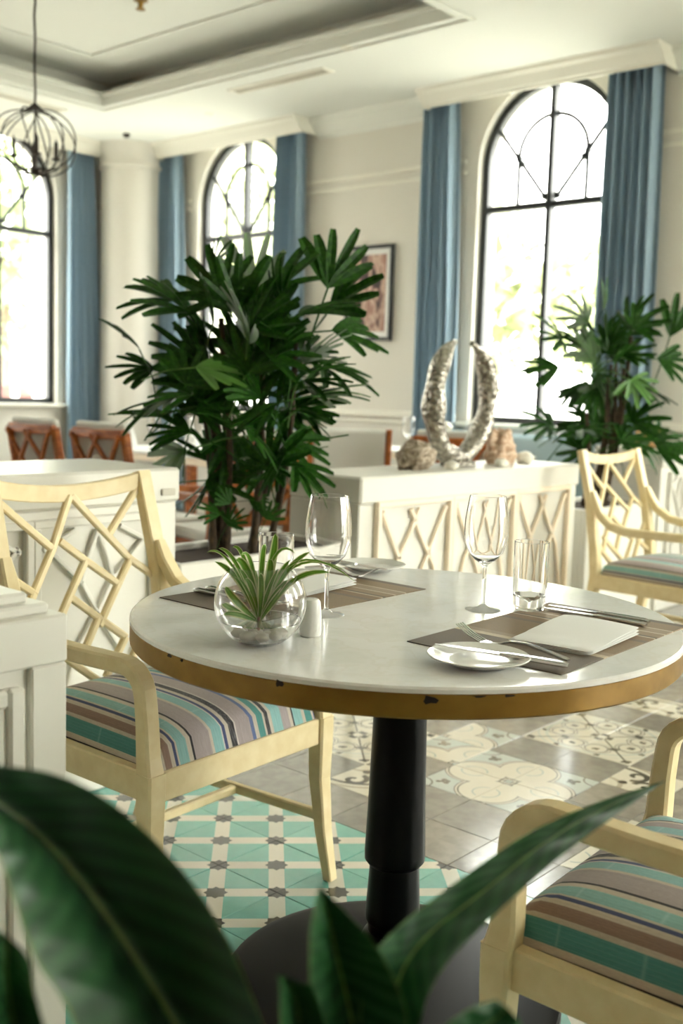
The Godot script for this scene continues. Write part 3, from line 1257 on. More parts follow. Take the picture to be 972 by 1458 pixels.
# ------------------------------------------------------------------ consoles
# Console in its own axes: front faces +x at x = 0, body towards -x, length along z (z0 .. z1)
func make_console(label: String, at: Vector3, z0: float, z1: float, deep: float, high: float, panels: int, wood: bool, lattice: int, group: String) -> Node3D:
	var t := thing("console_cabinet", label, "cabinet", at, 0.0, group)
	var lz := z1 - z0
	var zc := (z0 + z1) / 2
	var b := MB.new()
	b.box(Vector3(-deep / 2 - 0.006, (high - 0.1) / 2, zc), Vector3(deep - 0.012, high - 0.1, lz - 0.012), 0.004)
	obj("body", b, M.white_lacquer, t)
	b = MB.new()
	b.box(Vector3(-deep / 2, high - 0.05, zc), Vector3(deep, 0.1, lz), 0.008)
	obj("top", b, M.white_lacquer, t)
	b = MB.new()
	b.box(Vector3(-deep / 2 + 0.004, 0.05, zc), Vector3(deep, 0.1, lz), 0.006)
	obj("plinth", b, M.white_lacquer, t)
	var pw := lz / panels
	var fm: Material = M.lattice_wood if wood else M.white_lacquer
	for k in panels:
		var za := z1 - 0.09 - k * (lz - 0.18) / panels
		var zb := z1 - 0.09 - (k + 1) * (lz - 0.18) / panels
		var w := za - zb
		var y0 := 0.13
		var y1 := high - (0.095 if wood else 0.125)
		b = MB.new()
		for e in [[(za + zb) / 2, y1 - 0.01, w, 0.022], [(za + zb) / 2, y0 + 0.01, w, 0.022]]:
			b.box(Vector3(0.002, e[1], e[0]), Vector3(0.024, e[3], e[2]), 0.003)
		for z in [za - 0.011, zb + 0.011]:
			b.box(Vector3(0.002, (y0 + y1) / 2, z), Vector3(0.024, y1 - y0 - 0.04, 0.022), 0.003)
		var pf := obj("panel_frame", b, fm, t)
		var segs := []
		if lattice == 0:
			segs = [
				[[0.04, 0.97], [0.40, 0.52], [0.78, 0.03]], [[0.96, 0.97], [0.60, 0.52], [0.22, 0.03]],
				[[0.56, 0.97], [0.42, 0.80], [0.2, 0.58], [0.1, 0.30], [0.04, 0.05]], [[0.44, 0.97], [0.58, 0.80], [0.8, 0.58], [0.9, 0.30], [0.96, 0.05]],
			]
		else:
			segs = [
				[[0.5, 0.97], [0.42, 0.86], [0.36, 0.74], [0.42, 0.68], [0.5, 0.6], [0.58, 0.68], [0.64, 0.74], [0.58, 0.86], [0.5, 0.97]],
				[[0.05, 0.92], [0.36, 0.74]], [[0.95, 0.92], [0.64, 0.74]],
				[[0.5, 0.6], [0.3, 0.42], [0.22, 0.25], [0.3, 0.1], [0.34, 0.03]], [[0.5, 0.6], [0.7, 0.42], [0.78, 0.25], [0.7, 0.1], [0.66, 0.03]],
				[[0.04, 0.62], [0.12, 0.45], [0.22, 0.25]], [[0.96, 0.62], [0.88, 0.45], [0.78, 0.25]], [[0.04, 0.9], [0.3, 0.98]], [[0.96, 0.9], [0.7, 0.98]],
			]
		for sg in segs:
			var pts := []
			for q in sg:
				pts.append(Vector3(0.0, y0 + 0.02 + q[1] * (y1 - y0 - 0.04), za - 0.02 - q[0] * (w - 0.04)))
			b = MB.new()
			b.bar(pts, 0.017 if wood else 0.013, 0.014, Vector3(1, 0, 0), 0.2)
			obj("lattice_strip", b, fm, pf)
	return t


func blob(c: Vector3, s: Vector3, amp: float, sd: int, seg := 20) -> MB:
	var f := FastNoiseLite.new()
	f.seed = sd
	f.frequency = 1.2
	f.fractal_octaves = 4
	var rows := []
	for r in seg / 2 + 1:
		var th := PI * r / (seg / 2)
		var line := PackedVector3Array()
		for k in seg:
			var ph := TAU * k / seg
			var d := Vector3(sin(th) * cos(ph), cos(th), sin(th) * sin(ph))
			var q := 1.0 + amp * f.get_noise_3dv(d * 1.3)
			line.append(c + d * s * q)
		rows.append(line)
	var b := MB.new()
	b.skin(rows, true)
	return b


func make_consoles() -> void:
	var b: MB
	make_console("white console with cream wooden lattice front, carrying the silver ring sculpture", Vector3(-2.42, 0, 0), -4.50, -2.89, 0.36, 0.855, 3, true, 0, "consoles dividing the room")
	make_console("white console with raised white fretwork directly behind the cream armchair by the table", Vector3(-2.42, 0, 0), -2.05, -0.2, 0.44, 0.92, 4, false, 1, "consoles dividing the room")
	make_console("white console end near the window wall with an orange shell on top", Vector3(-2.44, 0, 0), -6.3, -5.47, 0.42, 0.9, 2, false, 1, "consoles dividing the room")
	# small grey plate on the fretwork console
	b = MB.new()
	b.box(Vector3(0.004, 0.85, -2.0), Vector3(0.008, 0.02, 0.05), 0.002)
	var cons: Node3D = get_node("console_cabinet_001")
	obj("label_plate", b, M.grey_panel, cons)
	# near cabinet at the picture's edge
	var t := thing("panelled_cabinet", "white panelled cabinet close to the camera, cut by the picture edge", "cabinet", Vector3(-1.19, 0, 0))
	# front at x = 0, far end at z = -0.814
	b = MB.new()
	b.box(Vector3(-0.306, 0.395, -0.27), Vector3(0.588, 0.79, 1.064), 0.004)
	obj("body", b, M.white_lacquer, t)
	b = MB.new()
	b.box(Vector3(-0.3, 0.859, -0.27), Vector3(0.565, 0.016, 1.053), 0.006)
	b.box(Vector3(-0.3, 0.873, -0.27), Vector3(0.53, 0.016, 1.01), 0.006)
	obj("top", b, M.white_lacquer, t)
	b = MB.new()
	b.box(Vector3(-0.3, 0.819, -0.27), Vector3(0.6, 0.066, 1.088), 0.003)
	obj("frieze", b, M.white_lacquer, t)
	for z in [-0.786, -0.27, 0.246]:
		b = MB.new()
		b.box(Vector3(-0.012, 0.393, z), Vector3(0.022, 0.785, 0.055), 0.003)
		obj("pilaster", b, M.white_lacquer, t)
	for z in [-0.528, -0.012]:
		var dw := 0.22
		b = MB.new()
		b.box(Vector3(-0.011, 0.393, z), Vector3(0.01, 0.74, dw * 2 - 0.03))
		var dr := obj("door", b, M.white_lacquer, t)
		b = MB.new()
		for s in [-1.0, 1.0]:
			b.box(Vector3(-0.008, 0.393, z + s * (dw - 0.012)), Vector3(0.022, 0.74, 0.024), 0.004)
			b.box(Vector3(-0.008, 0.393 + s * 0.358, z), Vector3(0.022, 0.024, dw * 2 - 0.05), 0.004)
		obj("door_moulding", b, M.white_lacquer, dr)
	# silver open ring sculpture
	t = thing("ring_sculpture", "rough cast silver sculpture, an upright ring open at the top", "sculpture", Vector3(-2.6, 0.855, -3.75))
	b = MB.new()
	var pts := []
	var rad := []
	for i in 41:
		var f := i / 40.0
		var a := lerpf(deg_to_rad(107.0), deg_to_rad(433.0), f)
		var p := Vector3(0.012 * sin(f * 9.0), 0.29 + sin(a) * 0.25, -cos(a) * 0.195)
		if a < deg_to_rad(270.0):
			p.z = 0.0 - cos(a) * 0.21 * 1.0
		pts.append(p)
		var e: float = min(f, 1.0 - f)
		rad.append((0.014 + 0.034 * smoothstep(0.0, 0.13, e)) * (1.0 + 0.12 * sin(f * 31.0) + 0.07 * sin(f * 57.0)))
	# the ring's own z runs with the wall; +z is the near horn
	b.tube(pts, rad, 14, true, 0.8)
	obj("ring", b, M.silver_cast, t)
	b = MB.new()
	b.box(Vector3(0, 0.012, 0), Vector3(0.1, 0.024, 0.14), 0.008)
	obj("base", b, M.silver_cast, t)
	tag(obj("coral_rock", blob(Vector3(-2.58, 0.905, -3.42), Vector3(0.07, 0.065, 0.085), 0.55, 3, 28), M.rock_grey), "rough grey brown coral rock on the console beside the silver sculpture", "rock")
	var sh := blob(Vector3(-2.6, 0.915, -4.08), Vector3(0.055, 0.1, 0.085), 0.5, 9, 28)
	tag(obj("pointed_rock", sh, M.rock_tan), "pointed tan rock on the console on the palm side of the silver sculpture", "rock")
	tag(obj("pale_rock", blob(Vector3(-2.57, 0.88, -4.24), Vector3(0.04, 0.03, 0.05), 0.4, 11), M.pebble), "low pale rock lying past the pointed tan rock", "rock")
	tag(obj("white_pebble", blob(Vector3(-2.5, 0.87, -3.56), Vector3(0.03, 0.02, 0.03), 0.3, 12), M.pebble), "small white pebble lying between the coral rock and the sculpture", "rock")
	tag(obj("white_pebble", blob(Vector3(-2.5, 0.87, -3.94), Vector3(0.03, 0.02, 0.035), 0.3, 13), M.pebble), "small white pebble lying under the pointed tan rock", "rock")
	tag(obj("orange_shell", blob(Vector3(-2.6, 0.95, -5.62), Vector3(0.07, 0.06, 0.1), 0.5, 21, 24), M.shell_orange), "knobbly orange shell on the console end near the window wall", "shell")
	# thin ring ornament on the fretwork console
	t = thing("ring_ornament", "thin metal hoop ornament standing on the fretwork console, cut by the picture edge", "ornament", Vector3(-2.66, 0.92, -1.365))
	b = MB.new()
	var ring := []
	for i in 41:
		var a := TAU * i / 40
		ring.append(Vector3(-cos(a) * 0.02, 0.18 + sin(a) * 0.16, cos(a) * 0.16))
	b.tube(ring, 0.005, 8, false)
	obj("hoop", b, M.steel, t)
	b = MB.new()
	b.box(Vector3(0, 0.01, 0), Vector3(0.08, 0.02, 0.16), 0.004)
	obj("base", b, M.rim_gold, t)


# ------------------------------------------------------------------ background furniture
func make_brown_chair() -> Node3D:
	# faces +x; front of the seat at x = 0
	var t := thing("brown_chair", "brown lattice-back chair with white pad, nearest the picture edge at the far table", "chair", Vector3.ZERO, 0.0, "brown chairs at the far tables")
	var b: MB
	for s in [-1.0, 1.0]:
		b = MB.new()
		b.bar([Vector3(-0.02, 0.0, s * 0.22), Vector3(-0.02, 0.40, s * 0.22)], [0.03, 0.042], [0.03, 0.042], Vector3(1, 0, 0))
		obj("leg", b, M.brown_wood, t)
		b = MB.new()
		b.bar([Vector3(-0.50, 0.0, s * 0.21), Vector3(-0.47, 0.42, s * 0.215), Vector3(-0.56, 0.92, s * 0.215)], 0.04, 0.045, Vector3(1, 0, 0))
		obj("back_post", b, M.brown_wood, t)
		b = MB.new()
		b.bar([Vector3(-0.5, 0.64, s * 0.235), Vector3(-0.2, 0.63, s * 0.25), Vector3(-0.03, 0.62, s * 0.25), Vector3(-0.01, 0.4, s * 0.235)], 0.04, 0.03, Vector3(0, 0, 1))
		obj("arm", b, M.brown_wood, t)
	b = MB.new()
	b.box(Vector3(-0.24, 0.385, 0), Vector3(0.48, 0.06, 0.44), 0.006)
	obj("seat_frame", b, M.brown_wood, t)
	b = MB.new()
	b.box(Vector3(-0.24, 0.44, 0), Vector3(0.46, 0.06, 0.42), 0.022)
	obj("seat_pad", b, M.pad_fabric, t)
	b = MB.new()
	b.bar([Vector3(-0.563, 0.91, -0.21), Vector3(-0.575, 0.905, 0), Vector3(-0.563, 0.91, 0.21)], 0.03, 0.05, Vector3.UP)
	obj("crest_rail", b, M.brown_wood, t)
	b = MB.new()
	b.bar([Vector3(-0.49, 0.52, -0.2), Vector3(-0.49, 0.52, 0.2)], 0.03, 0.04, Vector3.UP)
	obj("lower_rail", b, M.brown_wood, t)
	b = MB.new()
	b.box(Vector3(-0.505, 0.745, 0), Vector3(0.04, 0.45, 0.41), 0.015, Basis(Vector3(0, 0, 1), 0.18))
	obj("back_pad", b, M.pad_fabric, t)
	for e in [[-0.2, 0.90, 0.05, 0.53], [0.2, 0.90, -0.05, 0.53], [0.03, 0.90, -0.2, 0.64], [-0.03, 0.90, 0.2, 0.64], [-0.2, 0.72, -0.08, 0.53], [0.2, 0.72, 0.08, 0.53]]:
		b = MB.new()
		var xa: float = -0.475 - (e[1] - 0.42) * 0.18 - 0.03
		var xb: float = -0.475 - (e[3] - 0.42) * 0.18 - 0.03
		b.bar([Vector3(xa, e[1], e[0]), Vector3(xb, e[3], e[2])], 0.022, 0.024, Vector3(1, 0, 0))
		obj("lattice_bar", b, M.brown_wood, t)
	return t


func make_cloth_table(label: String, x0: float, x1: float, z0: float, z1: float, top: float) -> void:
	var t := thing("dining_table", label, "table", Vector3((x0 + x1) / 2, 0, (z0 + z1) / 2), 0.0, "far tables under white cloths")
	var hx := (x1 - x0) / 2
	var hz := (z1 - z0) / 2
	var b := MB.new()
	b.box(Vector3(0, top - 0.03, 0), Vector3(hx * 2, 0.04, hz * 2), 0.006)
	obj("tabletop", b, M.lattice_wood, t)
	for s in [-1.0, 1.0]:
		for q in [-1.0, 1.0]:
			b = MB.new()
			b.box(Vector3(s * (hx - 0.08), (top - 0.05) / 2, q * (hz - 0.08)), Vector3(0.06, top - 0.05, 0.06), 0.006)
			obj("leg", b, M.brown_wood, t)
	b = MB.new()
	b.box(Vector3(0, top - 0.002, 0), Vector3(hx * 2 + 0.006, 0.012, hz * 2 + 0.006), 0.004)
	var cl := obj("tablecloth", b, M.cloth_white)
	cl.position = t.position
	tag(cl, "white cloth on " + label, "tablecloth", "white cloths on the far tables")


func make_background_furniture() -> void:
	make_cloth_table("the far table behind the two brown chairs", -5.6, -4.4, -4.85, -3.98, 0.76)
	make_cloth_table("the far table below the sculpture window", -4.9, -3.42, -5.78, -5.3, 0.79)
	var c := make_brown_chair()
	# faces -z: turn so that +x points to -z
	c.position = Vector3(-5.03, 0, -3.77)
	c.rotation.y = PI / 2
	dup(c, Vector3(-4.47, 0, -3.80), PI / 2, "brown lattice-back chair with white pad, second along from the picture edge at the far table")
	dup(c, Vector3(-4.10, 0, -3.62), PI * 0.93, "brown armchair seen between the fretwork console and the tall palm's stems")
	dup(c, Vector3(-3.42, 0, -5.2), PI / 2 + 0.25, "brown lattice chair half hidden behind the silver sculpture")
	# settings on the far tables
	var gl := thing("far_glass", "stemmed glass on the far table, just before the tall palm's outermost leaf", "glass", Vector3(-5.22, 0.766, -4.2), 0.0, "glasses on the far tables")
	var gb := MB.new()
	gb.lathe(Vector3.ZERO, glass_lathe([[0.0, 0.0], [0.034, 0.0], [0.034, 0.0], [0.034, 0.003], [0.006, 0.01], [0.004, 0.08], [0.03, 0.1], [0.043, 0.14], [0.036, 0.21]], 0.002, 0.095), 24)
	obj("bowl_and_stem", gb, M.glass_clear, gl)
	dup(gl, Vector3(-5.02, 0.766, -4.3), 0.0, "stemmed glass on the far table, seen beside the tall palm")
	dup(gl, Vector3(-4.18, 0.796, -5.45), 0.0, "stemmed glass on the far table, seen just outside the silver ring")
	dup(gl, Vector3(-3.72, 0.796, -5.5), 0.0, "stemmed glass on the far table, seen past the silver ring towards the window")
	var nk := thing("napkin_cone", "white napkin folded to a cone on the far table, nearest the round column", "napkin", Vector3(-5.42, 0.766, -4.5), 0.0, "standing napkins on the far tables")
	gb = MB.new()
	gb.lathe(Vector3.ZERO, [[0.055, 0.0], [0.05, 0.03], [0.03, 0.1], [0.01, 0.16], [0.0, 0.17]], 14)
	obj("cloth", gb, M.cloth_white, nk)
	dup(nk, Vector3(-5.5, 0.766, -4.22), 0.5, "white napkin folded to a cone on the far table, beside the brown chair back")
	dup(nk, Vector3(-5.12, 0.766, -4.42), 0.5, "white napkin folded to a cone on the far table, behind the stemmed glasses")
	dup(nk, Vector3(-3.55, 0.796, -5.52), 0.5, "white napkin folded to a cone on the far table before the grey blue bench")
	var vs := thing("flower_vase", "small white vase with a pale flower seen through the silver ring", "vase", Vector3(-3.93, 0.796, -5.5))
	gb = MB.new()
	gb.lathe(Vector3.ZERO, [[0.0, 0.0], [0.03, 0.0], [0.04, 0.03], [0.03, 0.07], [0.02, 0.09], [0.024, 0.1]], 20)
	obj("vase", gb, M.porcelain, vs)
	gb = MB.new()
	gb.tube([Vector3(0, 0.08, 0), Vector3(0.005, 0.14, 0)], 0.004, 6)
	obj("stem", gb, M.palm_leaf_light, vs)
	obj("flower", blob(Vector3(0.005, 0.16, 0), Vector3(0.045, 0.035, 0.045), 0.5, 4, 16), M.pebble, vs)
	# bench by the window
	var t := thing("window_bench", "grey blue upholstered bench standing under the sculpture window", "bench", Vector3(-3.75, 0, -6.03))
	var b := MB.new()
	b.box(Vector3(0, 0.25, 0.0), Vector3(1.5, 0.34, 0.40), 0.02)
	obj("base", b, M.bench_fabric, t)
	b = MB.new()
	b.box(Vector3(0, 0.45, 0.0), Vector3(1.5, 0.1, 0.40), 0.035)
	obj("seat", b, M.bench_fabric, t)
	b = MB.new()
	b.box(Vector3(0, 0.68, -0.14), Vector3(1.5, 0.46, 0.11), 0.035)
	obj("backrest", b, M.bench_fabric, t)
	for s in [-1.0, 1.0]:
		b = MB.new()
		b.box(Vector3(s * 0.7, 0.04, 0.15), Vector3(0.05, 0.08, 0.05), 0.005)
		obj("leg", b, M.brown_wood, t)
	# grey upholstered chair
	t = thing("grey_chair", "pale grey upholstered dining chair beyond the lattice console", "chair", Vector3(-4.1, 0, -4.76), 0.74)
	b = MB.new()
	b.box(Vector3(0, 0.44, 0), Vector3(0.46, 0.1, 0.46), 0.03)
	obj("seat", b, M.pad_fabric, t)
	b = MB.new()
	b.box(Vector3(0, 0.7, 0.21), Vector3(0.42, 0.5, 0.06), 0.025, Basis(Vector3(1, 0, 0), 0.12))
	obj("backrest", b, M.pad_fabric, t)
	for s in [-1.0, 1.0]:
		b = MB.new()
		b.bar([Vector3(s * 0.215, 0, 0.2), Vector3(s * 0.222, 0.42, 0.2), Vector3(s * 0.226, 0.95, 0.25)], 0.035, 0.035, Vector3(0, 0, 1))
		obj("leg", b, M.brown_wood, t)
		b = MB.new()
		b.bar([Vector3(s * 0.2, 0, -0.2), Vector3(s * 0.205, 0.4, -0.2)], 0.035, 0.035, Vector3(0, 0, 1))
		obj("leg", b, M.brown_wood, t)


# ------------------------------------------------------------------ dining table
func make_table() -> void:
	var t := thing("round_table", "round white marble dining table with chipped gold rim and black pedestal", "table", TC)
	var R := 0.506
	var b := MB.new()
	b.lathe(Vector3.ZERO, [[0.0, TT], [R - 0.004, TT], [R - 0.004, TT], [R, TT - 0.003], [R, TT - 0.009], [R, TT - 0.009], [R - 0.012, TT - 0.012]], 96)
	obj("tabletop", b, M.marble, t)
	b = MB.new()
	b.lathe(Vector3.ZERO, [[R - 0.003, TT - 0.009], [R - 0.0005, TT - 0.0105], [R - 0.0005, TT - 0.0105], [R - 0.0005, TT - 0.044], [R - 0.0005, TT - 0.044], [R - 0.003, TT - 0.047], [0.0, TT - 0.047]], 96)
	var rim := obj("rim", b, M.rim_gold, t)
	# chips in the gold paint
	for e in [[114.0, 0.004, 0.010, 0.012], [89.0, 0.012, 0.012, 0.020], [76.0, 0.003, 0.004, 0.016], [140.0, 0.003, 0.005, 0.010], [136.0, 0.003, 0.004, 0.006], [57.0, 0.003, 0.005, 0.012], [25.0, 0.026, 0.010, 0.004], [81.0, 0.003, 0.003, 0.020]]:
		# angle measured from the viewer's right, anticlockwise towards the viewer
		var a := deg_to_rad(e[0])
		var d := RIGHT * cos(a) + TOWARD * sin(a)
		var s := Vector3.UP.cross(d).normalized()
		var cc: Vector3 = d * (R + 0.0001) + Vector3.UP * (TT - 0.0105 - e[1] * 0.6)
		b = MB.new()
		var loop := PackedVector3Array()
		var inner := PackedVector3Array()
		for k in 9:
			var q := TAU * k / 9
			var w := 1.0 + 0.3 * sin(k * 2.3 + e[0])
			var off: Vector3 = s * (cos(q) * e[3] * 0.5 * w) + Vector3.UP * (sin(q) * e[2] * 0.5 * w)
			loop.append(cc + off)
			inner.append(cc + off - d * 0.003)
		b.loft([inner, loop])
		obj("chip", b, M.chip_dark, rim)
	b = MB.new()
	b.lathe(Vector3.ZERO, [[0.0, 0.705], [0.22, 0.705], [0.22, 0.705], [0.22, 0.699], [0.06, 0.695]], 40)
	obj("top_plate", b, M.iron_black, t)
	b = MB.new()
	b.lathe(Vector3.ZERO, [[0.049, 0.697], [0.051, 0.55], [0.056, 0.35], [0.0585, 0.285], [0.058, 0.27], [0.052, 0.262], [0.047, 0.26], [0.047, 0.26], [0.048, 0.25], [0.053, 0.16], [0.053, 0.15], [0.05, 0.145], [0.047, 0.135], [0.047, 0.125], [0.055, 0.12], [0.062, 0.105], [0.066, 0.08], [0.068, 0.05], [0.066, 0.035], [0.07, 0.026]], 48)
	obj("pedestal", b, M.iron_black, t)
	b = MB.new()
	b.lathe(Vector3.ZERO, [[0.06, 0.027], [0.2, 0.026], [0.31, 0.021], [0.326, 0.018], [0.33, 0.013], [0.33, 0.0]], 72)
	obj("base_disc", b, M.iron_black, t)


# ------------------------------------------------------------------ armchairs
func cushion(flip: bool) -> MB:
	# rounded pad, x from -0.50 to -0.005, z across 0.47; u runs across the stripes by arc length
	var b := MB.new()
	var rows := []
	var nz := 30
	var nx := 22
	var us := PackedFloat32Array()
	var arc := 0.0
	var prev := Vector2.ZERO
	var prof := []
	for c in nz + 1:
		var s := -1.0 + 2.0 * c / nz
		var sx := signf(s) * pow(absf(s), 0.8)
		var z := sx * 0.247
		var h := pow(max(0.0, 1.0 - pow(absf(sx), 5.0)), 0.34)
		prof.append([z, h])
		var q := Vector2(z, h * 0.085)
		if c > 0:
			arc += q.distance_to(prev)
		prev = q
		us.append(arc)
	for c in nz + 1:
		us[c] = us[c] / arc
		if flip:
			us[c] = 1.0 - us[c]
	for r in nx + 1:
		var s := -1.0 + 2.0 * r / nx
		var sx := signf(s) * pow(absf(s), 0.8)
		var hx := pow(max(0.0, 1.0 - pow(absf(sx), 5.0)), 0.34)
		var line := PackedVector3Array()
		for c in nz + 1:
			var taper := 1.0 - 0.05 * (0.5 - sx * 0.5)
			var h: float = min(hx, prof[c][1]) * 0.75 + hx * prof[c][1] * 0.25
			line.append(Vector3(-0.2525 + sx * 0.2475, 0.395 + 0.072 * h + 0.016 * (1.0 - sx * sx) * (1.0 - pow(prof[c][0] / 0.247, 2.0)), prof[c][0] * taper))
		rows.append(line)
	b.skin(rows, false, Vector3.UP, us)
	return b


func make_armchair(label: String, at: Vector3, turn: float, flip: bool) -> Node3D:
	# faces +x; front edge of the seat at x = 0, middle at z = 0
	var t := thing("armchair", label, "chair", at, turn, "cream lattice-back armchairs")
	var W: Material = M.cream_wood
	var b: MB
	var hw := 0.262
	for s in [-1.0, 1.0]:
		# front leg, then the post that bends back into the arm
		b = MB.new()
		b.bar([Vector3(0.02, 0.0, s * (hw + 0.012)), Vector3(0.002, 0.12, s * (hw + 0.003)), Vector3(-0.012, 0.25, s * hw), Vector3(-0.012, 0.34, s * hw), Vector3(-0.012, 0.40, s * hw)], [0.026, 0.032, 0.04, 0.045, 0.046], [0.026, 0.032, 0.04, 0.045, 0.046], Vector3(1, 0, 0), 0.1)
		obj("leg", b, W, t)
		b = MB.new()
		var pth := [Vector3(-0.012, 0.385, s * hw), Vector3(-0.02, 0.43, s * hw), Vector3(-0.022, 0.50, s * (hw + 0.002)), Vector3(-0.026, 0.552, s * (hw + 0.004))]
		for k in range(1, 7):
			var a := PI / 2 * k / 6
			pth.append(Vector3(-0.086 + cos(a) * 0.06, 0.552 + sin(a) * 0.055, s * (hw + 0.005)))
		pth.append(Vector3(-0.22, 0.604, s * (hw + 0.008)))
		pth.append(Vector3(-0.36, 0.602, s * (hw + 0.006)))
		pth.append(Vector3(-0.44, 0.617, s * (hw - 0.004)))
		pth.append(Vector3(-0.50, 0.658, s * (hw - 0.018)))
		pth.append(Vector3(-0.535, 0.71, s * (hw - 0.027)))
		pth.append(Vector3(-0.552, 0.76, s * (hw - 0.030)))
		var aw := []
		var ah := []
		for k in pth.size():
			aw.append(0.038)
			ah.append(0.034 if k > 2 else [0.045, 0.040, 0.036][k])
		aw[0] = 0.045
		aw[pth.size() - 1] = 0.03
		ah[pth.size() - 1] = 0.014
		# widths are taken across z, heights in the plane of the bend
		var rows := []
		for k in pth.size():
			var d: Vector3 = (pth[min(k + 1, pth.size() - 1)] - pth[max(k - 1, 0)])
			d.z = 0.0
			d = d.normalized()
			var nrm := Vector3(-d.y, d.x, 0)
			var zz := Vector3(0, 0, 1)
			var wz: float = aw[k] * 0.5
			var hn: float = ah[k] * 0.5
			var c := 0.005
			var loop := PackedVector3Array()
			for q in [[wz, hn - c], [wz - c, hn], [-wz + c, hn], [-wz, hn - c], [-wz, -hn + c], [-wz + c, -hn], [wz - c, -hn], [wz, -hn + c]]:
				loop.append(pth[k] + zz * q[0] + nrm * q[1])
			rows.append(loop)
		b.loft(rows)
		obj("arm", b, W, t)
		# rear leg and back post in one sweep
		b = MB.new()
		b.bar([Vector3(-0.60, 0.0, s * 0.222), Vector3(-0.545, 0.2, s * 0.228), Vector3(-0.515, 0.38, s * 0.235), Vector3(-0.525, 0.5, s * 0.235), Vector3(-0.56, 0.7, s * 0.233), Vector3(-0.625, 0.935, s * 0.228)], 0.042, [0.034, 0.04, 0.044, 0.042, 0.036, 0.03], Vector3(1, 0, 0), 0.1)
		obj("back_post", b, W, t)
		b = MB.new()
		b.box(Vector3(-0.263, 0.368, s * (hw - 0.006)), Vector3(0.47, 0.062, 0.026), 0.003)
		obj("seat_rail", b, W, t)
		b = MB.new()
		b.bar([Vector3(-0.555, 0.16, s * 0.225), Vector3(-0.002, 0.155, s * (hw + 0.002))], 0.02, 0.024, Vector3.UP)
		obj("stretcher", b, W, t)
	for x in [-0.012, -0.505]:
		b = MB.new()
		b.box(Vector3(x, 0.368, 0), Vector3(0.028, 0.062, 0.48), 0.003)
		obj("seat_rail", b, W, t)
	b = MB.new()
	b.bar([Vector3(-0.27, 0.157, -0.235), Vector3(-0.27, 0.157, 0.235)], 0.02, 0.022, Vector3.UP)
	obj("stretcher", b, W, t)
	obj("seat_cushion", cushion(flip), M.seat_stripes, t)
	# crest rail, dipping in the middle and curved in plan
	b = MB.new()
	var cp := []
	for k in 13:
		var s := -1.0 + k / 6.0
		cp.append(Vector3(-0.62 - 0.022 * (1.0 - s * s), 0.914 - 0.026 * (1.0 - s * s), s * 0.226))
	b.bar(cp, 0.024, 0.042, Vector3.UP, 0.1)
	obj("crest_rail", b, W, t)
	# woven lattice: ends in metres across (from the viewer's left when seen from the front) and down from the crest
	var segs := [
		[0.0, 0.0, 0.16, 0.135], [0.233, 0.012, 0.16, 0.135], [0.16, 0.135, 0.0, 0.34], [0.238, 0.012, 0.39, 0.18], [0.447, -0.005, 0.335, 0.115],
		[0.185, 0.118, 0.255, 0.172], [0.255, 0.172, 0.075, 0.40], [0.255, 0.172, 0.35, 0.243], [0.39, 0.18, 0.27, 0.335], [0.39, 0.18, 0.452, 0.228],
		[0.195, 0.255, 0.345, 0.373], [0.452, 0.30, 0.31, 0.49], [0.27, 0.315, 0.19, 0.42], [0.09, 0.235, 0.0, 0.17], [0.095, 0.345, 0.25, 0.47], [0.0, 0.43, 0.05, 0.38], [0.345, 0.373, 0.27, 0.46], [0.452, 0.43, 0.38, 0.375], [0.03, 0.375, 0.15, 0.48],
	]
	for e in segs:
		var pts := []
		for k in 4:
			var f := k / 3.0
			var za: float = lerpf(e[0], e[2], f)
			var dn: float = lerpf(e[1], e[3], f)
			var s: float = (za - 0.226) / 0.226
			var y := 0.893 - dn
			var x := -0.522 - (y - 0.47) * 0.228 - 0.02 * (1.0 - s * s)
			pts.append(Vector3(x, y, -s * 0.221))
		b = MB.new()
		b.bar(pts, 0.018, 0.018, Vector3(1, 0, 0), 0.2)
		obj("lattice_bar", b, W, t)
	return t


func make_chairs() -> void:
	var a := make_armchair("cream lattice-back armchair with striped seat tucked under the table, before the fretwork console", Vector3(-1.585, 0, -1.54), 0.04, true)
	make_armchair("cream armchair close to the camera, its striped seat partly behind a long green leaf", Vector3(-0.755, 0, -1.48), PI + 0.03, false)
	var d := dup(a, Vector3(-1.62, 0, -4.39), -0.08, "cream lattice-back armchair standing alone beyond the table, before the lattice console")
	var fabric: StandardMaterial3D = M.seat_stripes.duplicate()   # the same cloth, cut elsewhere along its stripes
	fabric.uv1_offset = Vector3(0.125, 0, 0)
	(d.get_node("seat_cushion") as MeshInstance3D).material_override = fabric


